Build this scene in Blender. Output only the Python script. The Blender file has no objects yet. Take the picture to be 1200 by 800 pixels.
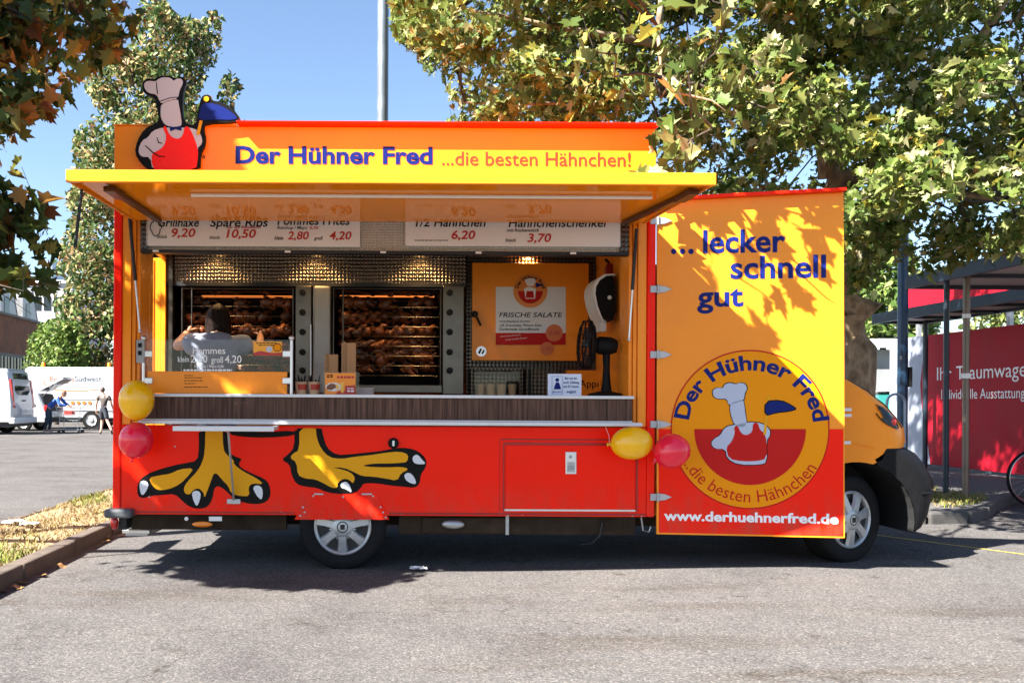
import bpy, bmesh, math, random
import numpy as np
from mathutils import Vector, Matrix, Euler
from mathutils.geometry import tessellate_polygon

scene = bpy.context.scene
COL = scene.collection
R = math.radians
random.seed(7)

# ------------------------------------------------------------------ camera
CAM = Vector((0.0, -6.5, 1.29)); FPX = 1000.0; PX0, PY0 = 450.0, 470.0; ROLL = R(0.3)
cd = bpy.data.cameras.new("camera"); cam = bpy.data.objects.new("camera", cd); COL.objects.link(cam)
cam.location = CAM
cam.matrix_world = Matrix.Translation(CAM) @ Matrix.Rotation(R(90), 4, 'X') @ Matrix.Rotation(ROLL, 4, 'Z')
cd.sensor_width = 36.0; cd.lens = 36.0 * FPX / 1200.0
cd.shift_x = (600 - PX0) / 1200.0; cd.shift_y = (PY0 - 400) / 1200.0
cd.clip_start = 0.05; cd.clip_end = 3000
scene.camera = cam

# ------------------------------------------------------------------ light
SUN_DIR = Vector((-1.66, -1.0, 1.83)).normalized()      # towards the sun
el = math.asin(SUN_DIR.z); az = math.atan2(SUN_DIR.x, SUN_DIR.y)
world = bpy.data.worlds.new("World"); scene.world = world; world.use_nodes = True
wn = world.node_tree; bg = wn.nodes["Background"]
sky = wn.nodes.new("ShaderNodeTexSky"); sky.sky_type = 'NISHITA'; sky.sun_disc = False
sky.sun_elevation = el; sky.sun_rotation = az; sky.air_density = 1.0; sky.dust_density = 0.55; sky.ozone_density = 2.2
wn.links.new(sky.outputs[0], bg.inputs[0]); bg.inputs[1].default_value = 0.05
sl = bpy.data.lights.new("sun", 'SUN'); sl.energy = 5.0; sl.angle = R(0.5); sl.color = (1.0, 0.95, 0.86)
sun = bpy.data.objects.new("sun", sl); COL.objects.link(sun)
sun.rotation_euler = (-SUN_DIR).to_track_quat('-Z', 'Y').to_euler(); sun.location = SUN_DIR * 40
scene.view_settings.view_transform = 'Standard'; scene.view_settings.look = 'None'
scene.view_settings.gamma = 1.0; scene.view_settings.exposure = 2.42

# ------------------------------------------------------------------ helpers
def at(px, py, D):
    """a pixel of the photograph at depth D in front of the camera, as a world point"""
    dx, dy = px - PX0, py - PY0
    c, s = math.cos(ROLL), math.sin(ROLL)
    u, v = dx * c + dy * s, -dx * s + dy * c
    return Vector((CAM.x + u * D / FPX, CAM.y + D, CAM.z - v * D / FPX))

def atY(px, py, Y): return at(px, py, Y - CAM.y)

def gz(x):
    """height of the asphalt: it rises a little towards the cab"""
    t = min(max((x - 0.4) / 3.0, 0), 1); return 0.055 * t * t * (3 - 2 * t)

def ground_at(px, py, z=0.0):
    p1 = at(px, py, 1.0); d = p1 - CAM
    t = (z - CAM.z) / d.z
    return CAM + d * t

WL = {}
def rnd(a, b): return random.uniform(a, b)

# ------------------------------------------------------------------ materials
MATS = {}
def mat(name, col, rough=0.5, metal=0.0, var=0.0, vscale=6.0, bump=0.0, bscale=60.0, coat=0.0, trans=0.0, emit=None, estr=0.0, spec=None, alpha=None):
    if name in MATS: return MATS[name]
    m = bpy.data.materials.new(name); m.use_nodes = True; nt = m.node_tree; N = nt.nodes; L = nt.links
    b = N["Principled BSDF"]
    b.inputs["Base Color"].default_value = (*col, 1); b.inputs["Roughness"].default_value = rough
    b.inputs["Metallic"].default_value = metal
    if spec is not None: b.inputs["Specular IOR Level"].default_value = spec
    if coat: b.inputs["Coat Weight"].default_value = coat; b.inputs["Coat Roughness"].default_value = 0.06
    if emit: b.inputs["Emission Color"].default_value = (*emit, 1); b.inputs["Emission Strength"].default_value = estr
    tc = N.new("ShaderNodeTexCoord")
    if var > 0:
        nz = N.new("ShaderNodeTexNoise"); nz.inputs["Scale"].default_value = vscale; nz.inputs["Detail"].default_value = 6
        L.new(tc.outputs["Object"], nz.inputs["Vector"])
        mp = N.new("ShaderNodeMapRange"); mp.inputs[1].default_value = 0.3; mp.inputs[2].default_value = 0.7
        mp.inputs[3].default_value = 1 - var; mp.inputs[4].default_value = 1 + var
        L.new(nz.outputs["Fac"], mp.inputs[0])
        vm = N.new("ShaderNodeVectorMath"); vm.operation = 'SCALE'; vm.inputs[0].default_value = col
        L.new(mp.outputs[0], vm.inputs["Scale"]); L.new(vm.outputs[0], b.inputs["Base Color"])
        mr = N.new("ShaderNodeMapRange"); mr.inputs[1].default_value = 0.3; mr.inputs[2].default_value = 0.7
        mr.inputs[3].default_value = max(rough - 0.08, 0.02); mr.inputs[4].default_value = min(rough + 0.08, 1)
        L.new(nz.outputs["Fac"], mr.inputs[0]); L.new(mr.outputs[0], b.inputs["Roughness"])
    if bump > 0:
        n2 = N.new("ShaderNodeTexNoise"); n2.inputs["Scale"].default_value = bscale; n2.inputs["Detail"].default_value = 5
        L.new(tc.outputs["Object"], n2.inputs["Vector"])
        bp = N.new("ShaderNodeBump"); bp.inputs["Strength"].default_value = bump; bp.inputs["Distance"].default_value = 0.01
        L.new(n2.outputs["Fac"], bp.inputs["Height"]); L.new(bp.outputs[0], b.inputs["Normal"])
    MATS[name] = m; return m

RED = mat("red_paint", (0.92, 0.013, 0.002), 0.30, var=0.03, vscale=1.2, spec=.14)
YEL = mat("yellow_paint", (0.90, 0.275, 0.016), 0.30, var=0.04, vscale=3, spec=.25)
YELG = mat("glossy_yellow_paint", (0.86, 0.26, 0.006), 0.07, 0.0, var=0.0, spec=.09)
MUST = mat("mustard_print", (0.80, 0.27, 0.003), 0.4, spec=.1)
DRED = mat("dark_red_print", (0.50, 0.012, 0.010), 0.4, spec=.1)
BLUE = mat("blue_print", (0.007, 0.016, 0.14), 0.4, spec=.1)
BLACKP = mat("black_print", (0.006, 0.0055, 0.0055), 0.45, spec=.1)
GREYP = mat("claw_white_print", (0.62, 0.64, 0.68), 0.45, spec=.1)
CLAWY = mat("claw_yellow_print", (0.72, 0.33, 0.010), 0.4, spec=.1)
WHITE = mat("white_print", (0.80, 0.80, 0.80), 0.4)
WPLAS = mat("white_plastic", (0.75, 0.74, 0.72), 0.4, var=0.04)
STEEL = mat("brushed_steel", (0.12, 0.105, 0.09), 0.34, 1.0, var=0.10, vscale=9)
ALU = mat("aluminium_trim", (0.66, 0.66, 0.67), 0.38, 1.0, var=0.06)
ALUW = mat("pale_trim", (0.62, 0.62, 0.63), 0.4, 0.2, var=0.05)
GALV = mat("galvanised_steel", (0.42, 0.43, 0.44), 0.5, 0.8, var=0.15, vscale=20)
DARK = mat("dark_metal", (0.018, 0.018, 0.02), 0.5, 0.3, var=0.2)
CHAS = mat("dirty_chassis", (0.035, 0.024, 0.016), 0.85, spec=.1, var=0.35, vscale=7, bump=0.4, bscale=40)
RUB = mat("tyre_rubber", (0.011, 0.011, 0.0115), 0.8, spec=.15, var=0.2, vscale=30, bump=0.25, bscale=90)
BLKPL = mat("black_plastic", (0.007, 0.007, 0.008), 0.55, var=0.12, vscale=30, bump=0.1, bscale=300, spec=.13)
HUB = mat("hubcap_silver", (0.46, 0.47, 0.48), 0.38, 0.55, var=0.1, vscale=15)
GREY = mat("grey_plastic", (0.30, 0.31, 0.32), 0.5, var=0.08)
CARD = mat("brown_cardboard", (0.40, 0.22, 0.10), 0.8, var=0.08, vscale=12)
AMBER = mat("amber_lens", (0.75, 0.20, 0.005), 0.2, coat=0.5)
TAIL = mat("red_lens", (0.45, 0.010, 0.012), 0.15, coat=0.6)
OVEN = mat("oven_black", (0.005, 0.004, 0.0035), 0.6, var=0.3, vscale=10, spec=.1)
SKIN = mat("skin", (0.50, 0.26, 0.17), 0.5, var=0.06, vscale=20)
HAIRD = mat("dark_brown_hair", (0.014, 0.007, 0.005), 0.5, var=0.35, vscale=40, bump=0.5, bscale=120, spec=.12)

def mat_wood():
    m = bpy.data.materials.new("dark_wood_laminate"); m.use_nodes = True; N = m.node_tree.nodes; L = m.node_tree.links; b = N["Principled BSDF"]
    tc = N.new("ShaderNodeTexCoord"); mp = N.new("ShaderNodeMapping"); mp.inputs["Scale"].default_value = (55, 8, 2.2)
    L.new(tc.outputs["Object"], mp.inputs[0])
    nz = N.new("ShaderNodeTexNoise"); nz.inputs["Scale"].default_value = 1.0; nz.inputs["Detail"].default_value = 8; L.new(mp.outputs[0], nz.inputs["Vector"])
    cr = N.new("ShaderNodeValToRGB"); e = cr.color_ramp.elements
    e[0].position = 0.3; e[0].color = (0.035, 0.017, 0.012, 1); e[1].position = 0.72; e[1].color = (0.16, 0.085, 0.06, 1)
    L.new(nz.outputs["Fac"], cr.inputs[0]); L.new(cr.outputs[0], b.inputs["Base Color"]); b.inputs["Roughness"].default_value = 0.55; b.inputs["Specular IOR Level"].default_value = .15
    return m
WOOD = mat_wood()

def mat_emboss(name, col, scale=0.024, rough=0.28):
    """stainless sheet pressed with small diamonds"""
    m = bpy.data.materials.new(name); m.use_nodes = True; N = m.node_tree.nodes; L = m.node_tree.links; b = N["Principled BSDF"]
    b.inputs["Base Color"].default_value = (*col, 1); b.inputs["Metallic"].default_value = 1; b.inputs["Roughness"].default_value = rough
    tc = N.new("ShaderNodeTexCoord"); sp = N.new("ShaderNodeSeparateXYZ"); L.new(tc.outputs["Object"], sp.inputs[0])
    def mth(op, a, bb=None):
        n = N.new("ShaderNodeMath"); n.operation = op
        for i, q in enumerate((a, bb)):
            if q is None: continue
            if isinstance(q, (int, float)): n.inputs[i].default_value = q
            else: L.new(q, n.inputs[i])
        return n.outputs[0]
    w = math.pi / scale
    xy = mth('ADD', sp.outputs[0], sp.outputs[1])
    a = mth('SINE', mth('MULTIPLY', mth('ADD', xy, sp.outputs[2]), w)); c = mth('SINE', mth('MULTIPLY', mth('SUBTRACT', xy, sp.outputs[2]), w))
    h = mth('MULTIPLY', a, c)
    h = mth('MAXIMUM', h, -0.2)
    bp = N.new("ShaderNodeBump"); bp.inputs["Strength"].default_value = 1.0; bp.inputs["Distance"].default_value = 0.006
    L.new(h, bp.inputs["Height"]); L.new(bp.outputs[0], b.inputs["Normal"])
    return m
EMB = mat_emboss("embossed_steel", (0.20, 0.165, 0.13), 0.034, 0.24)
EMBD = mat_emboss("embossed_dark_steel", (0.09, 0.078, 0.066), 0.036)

def mat_glass(name, tint=(1, 1, 1), refl=0.10, trans=0.97):
    m = bpy.data.materials.new(name); m.use_nodes = True; N = m.node_tree.nodes; L = m.node_tree.links
    N.remove(N["Principled BSDF"])
    t = N.new("ShaderNodeBsdfTransparent"); t.inputs[0].default_value = (*(c * trans for c in tint), 1)
    g = N.new("ShaderNodeBsdfGlossy"); g.inputs["Roughness"].default_value = 0.02
    mx = N.new("ShaderNodeMixShader"); mx.inputs[0].default_value = refl
    L.new(t.outputs[0], mx.inputs[1]); L.new(g.outputs[0], mx.inputs[2]); L.new(mx.outputs[0], N["Material Output"].inputs[0])
    return m
GLASS = mat_glass("clear_glass", refl=0.02)
CARGLASS = mat("car_window_glass", (0.012, 0.016, 0.02), 0.05, spec=.45)
LENS = mat("headlight_lens", (0.010, 0.011, 0.014), 0.10, spec=0.35)

def add_grime(m, z0, z1, col, amount):
    """road dirt thrown up along the lower edge, broken into blotches and runs"""
    nt = m.node_tree; N = nt.nodes; L = nt.links; b = N["Principled BSDF"]; src = b.inputs["Base Color"].links[0].from_socket
    geo = N.new("ShaderNodeNewGeometry"); sp = N.new("ShaderNodeSeparateXYZ"); L.new(geo.outputs["Position"], sp.inputs[0])
    mr = N.new("ShaderNodeMapRange"); mr.inputs[1].default_value = z1; mr.inputs[2].default_value = z0; L.new(sp.outputs[2], mr.inputs[0])
    mp = N.new("ShaderNodeMapping"); mp.inputs["Scale"].default_value = (9, 9, 3); L.new(geo.outputs["Position"], mp.inputs[0])
    nz = N.new("ShaderNodeTexNoise"); nz.inputs["Scale"].default_value = 1.0; nz.inputs["Detail"].default_value = 8; nz.inputs["Roughness"].default_value = .7; L.new(mp.outputs[0], nz.inputs["Vector"])
    m2 = N.new("ShaderNodeMapRange"); m2.inputs[1].default_value = .38; m2.inputs[2].default_value = .75; L.new(nz.outputs["Fac"], m2.inputs[0])
    mu = N.new("ShaderNodeMath"); mu.operation = 'MULTIPLY'; L.new(mr.outputs[0], mu.inputs[0]); L.new(m2.outputs[0], mu.inputs[1])
    m3 = N.new("ShaderNodeMath"); m3.operation = 'MULTIPLY'; m3.inputs[1].default_value = amount; L.new(mu.outputs[0], m3.inputs[0])
    mx = N.new("ShaderNodeMix"); mx.data_type = 'RGBA'; mx.inputs[7].default_value = (*col, 1); L.new(m3.outputs[0], mx.inputs[0]); L.new(src, mx.inputs[6]); L.new(mx.outputs[2], b.inputs["Base Color"])
add_grime(RED, .40, .72, (.16, .10, .065), .5)
# ------------------------------------------------------------------ mesh builder
class MB:
    def __init__(s): s.v = []; s.f = []; s.m = []
    def add(s, vs, fs, mi=0):
        o = len(s.v); s.v += [tuple(p) for p in vs]; s.f += [tuple(i + o for i in f) for f in fs]; s.m += [mi] * len(fs); return s
    def box(s, x0, x1, y0, y1, z0, z1, mi=0):
        vs = [(x0, y0, z0), (x1, y0, z0), (x1, y1, z0), (x0, y1, z0), (x0, y0, z1), (x1, y0, z1), (x1, y1, z1), (x0, y1, z1)]
        return s.add(vs, [(3, 2, 1, 0), (4, 5, 6, 7), (0, 1, 5, 4), (1, 2, 6, 5), (2, 3, 7, 6), (3, 0, 4, 7)], mi)
    def obox(s, c, size, M=None, mi=0):
        hx, hy, hz = (q / 2 for q in size); M = M or Matrix.Identity(3); c = Vector(c)
        vs = [c + M @ Vector(p) for p in [(-hx, -hy, -hz), (hx, -hy, -hz), (hx, hy, -hz), (-hx, hy, -hz), (-hx, -hy, hz), (hx, -hy, hz), (hx, hy, hz), (-hx, hy, hz)]]
        return s.add(vs, [(3, 2, 1, 0), (4, 5, 6, 7), (0, 1, 5, 4), (1, 2, 6, 5), (2, 3, 7, 6), (3, 0, 4, 7)], mi)
    def bar(s, p, q, w, h, mi=0):
        p, q = Vector(p), Vector(q); d = q - p
        return s.obox((p + q) / 2, (d.length, w, h), d.to_track_quat('X', 'Z').to_matrix(), mi)
    def tube(s, pts, r, n=10, mi=0, caps=True):
        pts = [Vector(p) for p in pts]; rs = r if isinstance(r, (list, tuple)) else [r] * len(pts)
        vs = []; fs = []; up = None
        for i, p in enumerate(pts):
            d = (pts[min(i + 1, len(pts) - 1)] - pts[max(i - 1, 0)]).normalized()
            if up is None: up = Vector((0, 0, 1)) if abs(d.z) < 0.9 else Vector((1, 0, 0))
            a = d.cross(up).normalized(); up = a.cross(d).normalized()
            for k in range(n):
                t = 2 * math.pi * k / n; vs.append(p + (a * math.cos(t) + up * math.sin(t)) * rs[i])
        for i in range(len(pts) - 1):
            for k in range(n):
                k2 = (k + 1) % n; fs.append((i * n + k, i * n + k2, (i + 1) * n + k2, (i + 1) * n + k))
        if caps: fs.append(tuple(range(n - 1, -1, -1))); fs.append(tuple((len(pts) - 1) * n + k for k in range(n)))
        return s.add(vs, fs, mi)
    def lathe(s, prof, c, axis=(0, 0, 1), n=32, mi=0, a0=0.0, a1=2 * math.pi):
        """prof: (radius, distance along the axis)"""
        c = Vector(c); ax = Vector(axis).normalized(); t = Vector((0, 0, 1)) if abs(ax.z) < 0.9 else Vector((1, 0, 0))
        a = ax.cross(t).normalized(); b = ax.cross(a); vs = []; fs = []
        full = abs(a1 - a0 - 2 * math.pi) < 1e-6; m = n if full else n + 1
        for (r, h) in prof:
            for k in range(m):
                th = a0 + (a1 - a0) * k / n; vs.append(c + ax * h + (a * math.cos(th) + b * math.sin(th)) * max(r, 1e-5))
        for i in range(len(prof) - 1):
            for k in range(n):
                k2 = (k + 1) % m; fs.append((i * m + k, i * m + k2, (i + 1) * m + k2, (i + 1) * m + k))
        return s.add(vs, fs, mi)
    def ball(s, c, r, n=16, mi=0):
        r = r if isinstance(r, (tuple, list)) else (r, r, r); c = Vector(c); vs = []; fs = []; h = n // 2
        for i in range(h + 1):
            ph = math.pi * i / h
            for k in range(n):
                th = 2 * math.pi * k / n; vs.append(c + Vector((r[0] * math.sin(ph) * math.cos(th), r[1] * math.sin(ph) * math.sin(th), r[2] * math.cos(ph))))
        for i in range(h):
            for k in range(n):
                k2 = (k + 1) % n; fs.append((i * n + k, (i + 1) * n + k, (i + 1) * n + k2, i * n + k2))
        return s.add(vs, fs, mi)
    def poly(s, pts, mi=0):
        """a flat (maybe concave) outline in space, filled"""
        pts = [Vector(p) for p in pts]; tr = tessellate_polygon([pts]); return s.add(pts, [tuple(t) for t in tr], mi)
    def prism(s, pts, d, mi=0, ms=None):
        """outline extruded along vector d"""
        pts = [Vector(p) for p in pts]; d = Vector(d); n = len(pts)
        tr = [tuple(t) for t in tessellate_polygon([pts])]
        s.add(pts, tr, mi); s.add([p + d for p in pts], [t[::-1] for t in tr], mi if ms is None else ms)
        s.add(pts + [p + d for p in pts], [(i, (i + 1) % n, n + (i + 1) % n, n + i) for i in range(n)], mi if ms is None else ms); return s
    def grid(s, rows, mi=0, closed=False):
        m = len(rows[0]); vs = [p for r in rows for p in r]; fs = []
        for i in range(len(rows) - 1):
            for k in range(m if closed else m - 1):
                k2 = (k + 1) % m; fs.append((i * m + k, i * m + k2, (i + 1) * m + k2, (i + 1) * m + k))
        return s.add(vs, fs, mi)
    def build(s, name, mats, parent=None, bevel=0.0, smooth=None, seg=2, recalc=True):
        mats = mats if isinstance(mats, (list, tuple)) else [mats]
        V = np.array(s.v, dtype=float); lo, hi = V.min(0), V.max(0); base = Vector(((lo[0] + hi[0]) / 2, (lo[1] + hi[1]) / 2, lo[2]))
        me = bpy.data.meshes.new(name); me.from_pydata((V - np.array(base)).tolist(), [], s.f)
        for m in mats: me.materials.append(m)
        me.polygons.foreach_set("material_index", s.m)
        if recalc:
            bm = bmesh.new(); bm.from_mesh(me); bmesh.ops.recalc_face_normals(bm, faces=bm.faces); bm.to_mesh(me); bm.free()
        if smooth: 
            me.polygons.foreach_set("use_smooth", [True] * len(me.polygons))
            try: me.set_sharp_from_angle(angle=R(smooth if smooth > 1 else 180))
            except Exception: pass
        me.update()
        o = bpy.data.objects.new(name, me); COL.objects.link(o)
        if bevel:
            b = o.modifiers.new("bevel", 'BEVEL'); b.width = bevel; b.segments = seg; b.limit_method = 'ANGLE'; b.angle_limit = R(40)
        place(o, base, parent); return o

def each(name, shapes, m, parent, **kw):
    """one object per shape; shapes: functions that draw into a fresh MB"""
    out = []
    for fn in shapes:
        q = MB(); fn(q); out.append(q.build(name, m, parent, **kw))
    return out

def place(o, base, parent=None):
    WL[o.name] = Vector(base)
    if parent is not None:
        o.parent = parent; o.location = Vector(base) - WL[parent.name]
    else: o.location = base

def tag(o, label, cat, group=None, kind=None):
    if label: o["label"] = label
    if cat: o["category"] = cat
    if group: o["group"] = group
    if kind: o["kind"] = kind
    return o

def empty(name, loc, label, cat, group=None):
    o = bpy.data.objects.new(name, None); COL.objects.link(o); o.location = loc; WL[o.name] = Vector(loc); o.empty_display_size = 0.2
    return tag(o, label, cat, group)

def structure(o, label=None):
    o["kind"] = "structure"
    if label: o["label"] = label; o["category"] = o.name.replace("_", " ")
    return o

def dup(root, loc, label=None, rot=None):
    c = root.copy(); COL.objects.link(c); c.location = loc; WL[c.name] = Vector(loc)
    if rot is not None: c.rotation_euler = rot
    if label: c["label"] = label
    def kids(a, b):
        for ch in list(a.children):
            k = ch.copy(); COL.objects.link(k); k.parent = b; kids(ch, k)
    kids(root, c); return c

# ------------------------------------------------------------------ lettering
_TX = {}
def text2d(s, bold=0.0, shear=0.0):
    key = (s, bold, shear)
    if key in _TX: return _TX[key]
    cu = bpy.data.curves.new("t", 'FONT'); cu.body = s; cu.size = 1.0; cu.offset = bold; cu.shear = shear; cu.resolution_u = 3; cu.fill_mode = 'FRONT'
    ob = bpy.data.objects.new("t", cu); COL.objects.link(ob); bpy.context.view_layer.update()
    dg = bpy.context.evaluated_depsgraph_get(); me = bpy.data.meshes.new_from_object(ob.evaluated_get(dg))
    vs = np.array([v.co[:2] for v in me.vertices]) if len(me.vertices) else np.zeros((0, 2)); fs = [tuple(p.vertices) for p in me.polygons]
    bpy.data.objects.remove(ob); bpy.data.curves.remove(cu); bpy.data.meshes.remove(me)
    _TX[key] = (vs, fs); return _TX[key]
CAPH = float(text2d("H")[0][:, 1].max())

def text_into(mb, s, p0, p1, pc, mi=0, bold=0.0, shear=0.0):
    """write s with its baseline from p0 to p1 and its cap height at pc (above p0)"""
    vs, fs = text2d(s, bold, shear); p0, p1, pc = Vector(p0), Vector(p1), Vector(pc)
    x0, x1 = vs[:, 0].min(), vs[:, 0].max()
    U = (p1 - p0) / (x1 - x0); V = (pc - p0) / CAPH
    mb.add([p0 + U * (x - x0) + V * y for x, y in vs], fs, mi); return mb

def text_px(name, items, fn, m, parent=None, bold=0.0, shear=0.0):
    """items: (string, px left, px right, baseline y, cap y [, slope]) laid on the surface fn(px, py) -> point"""
    for it in items:
        mb = MB(); s, xa, xb, yb, yc = it[:5]; sl = it[5] if len(it) > 5 else 0
        text_into(mb, s, fn(xa, yb), fn(xb, yb + sl), fn(xa, yc), 0, bold, shear); o = mb.build(name, m, parent, recalc=False)
    return o

def fine_print(name, items, fn, m, parent=None):
    """print too small to read in the photograph: a row of word-long dashes"""
    rs = random.Random(3)
    for xa, xb, yb, yc in items:
        mb = MB(); x = xa
        while x < xb:
            w = min(rs.uniform(2.0, 5.0), xb - x); mb.poly([fn(x, yb), fn(x + w, yb), fn(x + w, yc), fn(x, yc)]); x += w + .9
        mb.build(name, m, parent, recalc=False)

def arc_text(mb, s, c, U, V, r, cap, a0, a1, inside=False, mi=0, bold=0.0):
    """letters bent along a circle about c in the plane of U, V; a0 -> a1 in degrees"""
    vs, fs = text2d(s, bold); x0, x1 = vs[:, 0].min(), vs[:, 0].max(); out = []
    for x, y in vs:
        a = R(a0 + (a1 - a0) * (x - x0) / (x1 - x0)); rr = r + (-1 if inside else 1) * y / CAPH * cap
        out.append(c + U * (rr * math.cos(a)) + V * (rr * math.sin(a)))
    mb.add(out, fs, mi); return mb

def flat(name, polys, fn, m, parent=None):
    mb = MB(); ms = m if isinstance(m, list) else [m]
    for q in polys:
        mi, pl = q if isinstance(q[0], int) else (0, q)
        mb.poly([fn(x, y) for x, y in pl], mi)
    return mb.build(name, ms, parent, recalc=False)

def smooth_loop(pts, it=1):
    for _ in range(it):
        o = []
        for i in range(len(pts)):
            a, b = pts[i], pts[(i + 1) % len(pts)]
            o.append((a[0] * .75 + b[0] * .25, a[1] * .75 + b[1] * .25)); o.append((a[0] * .25 + b[0] * .75, a[1] * .25 + b[1] * .75))
        pts = o
    return pts

def circle(cx, cy, r, n=48, a0=0, a1=360):
    return [(cx + r * math.cos(R(a0 + (a1 - a0) * i / n)), cy + r * math.sin(R(a0 + (a1 - a0) * i / n))) for i in range(n + (0 if abs(a1 - a0) == 360 else 1))]
# ------------------------------------------------------------------ ground
def mat_asphalt():
    m = bpy.data.materials.new("asphalt"); m.use_nodes = True; N = m.node_tree.nodes; L = m.node_tree.links; b = N["Principled BSDF"]
    geo = N.new("ShaderNodeNewGeometry"); P = geo.outputs["Position"]
    def noise(sc, det, rough=0.6):
        n = N.new("ShaderNodeTexNoise"); n.inputs["Scale"].default_value = sc; n.inputs["Detail"].default_value = det; n.inputs["Roughness"].default_value = rough
        L.new(P, n.inputs["Vector"]); return n.outputs["Fac"]
    def ramp(f, *st):
        c = N.new("ShaderNodeValToRGB"); el_ = c.color_ramp.elements
        while len(el_) < len(st): el_.new(0.5)
        for e, (p, col) in zip(el_, st): e.position = p; e.color = (*col, 1)
        L.new(f, c.inputs[0]); return c.outputs[0]
    def mul(a, c, f=1.0):
        x = N.new("ShaderNodeMix"); x.data_type = 'RGBA'; x.blend_type = 'MULTIPLY'; x.inputs[0].default_value = f
        L.new(a, x.inputs[6]); L.new(c, x.inputs[7]); return x.outputs[2]
    vo = N.new("ShaderNodeTexVoronoi"); vo.inputs["Scale"].default_value = 120; L.new(P, vo.inputs["Vector"])
    sep = N.new("ShaderNodeSeparateColor"); L.new(vo.outputs["Color"], sep.inputs[0])
    agg = ramp(sep.outputs[0], (0.0, (0.060, 0.057, 0.057)), (0.45, (0.096, 0.091, 0.090)), (0.82, (0.120, 0.112, 0.110)), (1.0, (0.19, 0.178, 0.172)))
    fine = ramp(noise(260, 3, 0.7), (0.3, (0.72, 0.72, 0.73)), (0.7, (1.2, 1.2, 1.2)))
    med = ramp(noise(0.9, 7, 0.62), (0.30, (0.76, 0.75, 0.76)), (0.50, (0.98, 0.98, 0.98)), (0.72, (1.10, 1.09, 1.06)))
    stain = ramp(noise(2.7, 6, 0.7), (0.30, (0.42, 0.39, 0.37)), (0.38, (1, 1, 1)))
    mp = N.new("ShaderNodeMapping"); mp.inputs["Scale"].default_value = (0.35, 2.6, 1); L.new(P, mp.inputs[0])
    n4 = N.new("ShaderNodeTexNoise"); n4.inputs["Scale"].default_value = 1.0; n4.inputs["Detail"].default_value = 7; L.new(mp.outputs[0], n4.inputs["Vector"])
    streak = ramp(n4.outputs["Fac"], (0.34, (0.80, 0.75, 0.69)), (0.46, (1, 1, 1)))
    # hairline cracks
    mp2 = N.new("ShaderNodeVectorMath"); mp2.operation = 'ADD'
    n5 = N.new("ShaderNodeTexNoise"); n5.inputs["Scale"].default_value = 3.0; n5.inputs["Detail"].default_value = 6; L.new(P, n5.inputs["Vector"])
    sc5 = N.new("ShaderNodeVectorMath"); sc5.operation = 'SCALE'; sc5.inputs["Scale"].default_value = 0.9; L.new(n5.outputs["Color"], sc5.inputs[0])
    L.new(P, mp2.inputs[0]); L.new(sc5.outputs[0], mp2.inputs[1])
    v2 = N.new("ShaderNodeTexVoronoi"); v2.feature = 'DISTANCE_TO_EDGE'; v2.inputs["Scale"].default_value = 0.32; L.new(mp2.outputs[0], v2.inputs["Vector"])
    crack = ramp(v2.outputs["Distance"], (0.0, (0.62, 0.58, 0.54)), (0.006, (1, 1, 1)))
    col = mul(mul(mul(mul(mul(agg, fine, .8), med), stain, 0.9), streak, 0.75), crack, 0.7)
    L.new(col, b.inputs["Base Color"]); b.inputs["Roughness"].default_value = 0.95; b.inputs["Specular IOR Level"].default_value = 0.04
    bp = N.new("ShaderNodeBump"); bp.inputs["Strength"].default_value = 0.5; bp.inputs["Distance"].default_value = 0.006
    L.new(sep.outputs[1], bp.inputs["Height"]); L.new(bp.outputs[0], b.inputs["Normal"])
    return m
ASPH = mat_asphalt()
mb = MB(); xs = [-900, -200, -60, -20, -8, -3, 0] + [0.4 + 3 * i / 16 for i in range(17)] + [5, 10, 30, 90, 300, 900]; ys = [-14, -8, -4, 0, 4, 12, 30, 80, 250, 1200]
mb.grid([[(x, y, gz(x)) for x in xs] for y in ys]); g = mb.build("ground", ASPH, smooth=1); structure(g)

SOIL = mat("dry_soil", (0.24, 0.175, 0.095), 0.95, var=0.35, vscale=14, bump=0.6, bscale=40)
def mat_concrete(name, c):
    return mat(name, c, 0.9, var=0.28, vscale=9, bump=0.45, bscale=130)
KERBM = mat_concrete("kerb_concrete", (0.085, 0.066, 0.052))
KERBR = mat_concrete("kerb_stone_grey", (0.065, 0.062, 0.06))
# planted strip on the left, running away from the camera, between two rows of kerb
mb = MB(); rows = []
for i in range(90):
    y = -7.5 + i * 0.55; row = []
    for j in range(9):
        x = -3.66 + 0.97 * j / 8; z = 0.095 + 0.02 * math.sin(x * 7 + y * 2.1) * math.sin(y * 3.3 + x) + rnd(-0.006, 0.006)
        row.append((x, y, z if 0 < j < 8 else 0.085))
    rows.append(row)
mb.grid(rows); v = mb.build("verge", SOIL, smooth=1); structure(v)
mb = MB(); y = -7.4
while y < 40:
    l = 1.0 if y < 6 else 4.0
    mb.box(-2.70 + rnd(-.006, .006), -2.568 + rnd(-.007, .007), y + .006, y + l - .006, -0.05, 0.118 + rnd(-.006, .006)); y += l
k = mb.build("kerb", KERBM, bevel=0.018); structure(k)
mb = MB(); y = -7.4
while y < 40:
    mb.box(-3.72, -3.665, y + .004, y + 3.99, -0.05, 0.097); y += 4.0
k = mb.build("kerb", KERBM, bevel=0.01); structure(k)

def mat_blades():
    m = bpy.data.materials.new("grass_blades"); m.use_nodes = True; N = m.node_tree.nodes; L = m.node_tree.links; b = N["Principled BSDF"]
    a = N.new("ShaderNodeAttribute"); a.attribute_name = "tint"; L.new(a.outputs["Color"], b.inputs["Base Color"]); b.inputs["Roughness"].default_value = 0.8; b.inputs["Specular IOR Level"].default_value = 0.2
    return m
BLADE = mat_blades()

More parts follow.
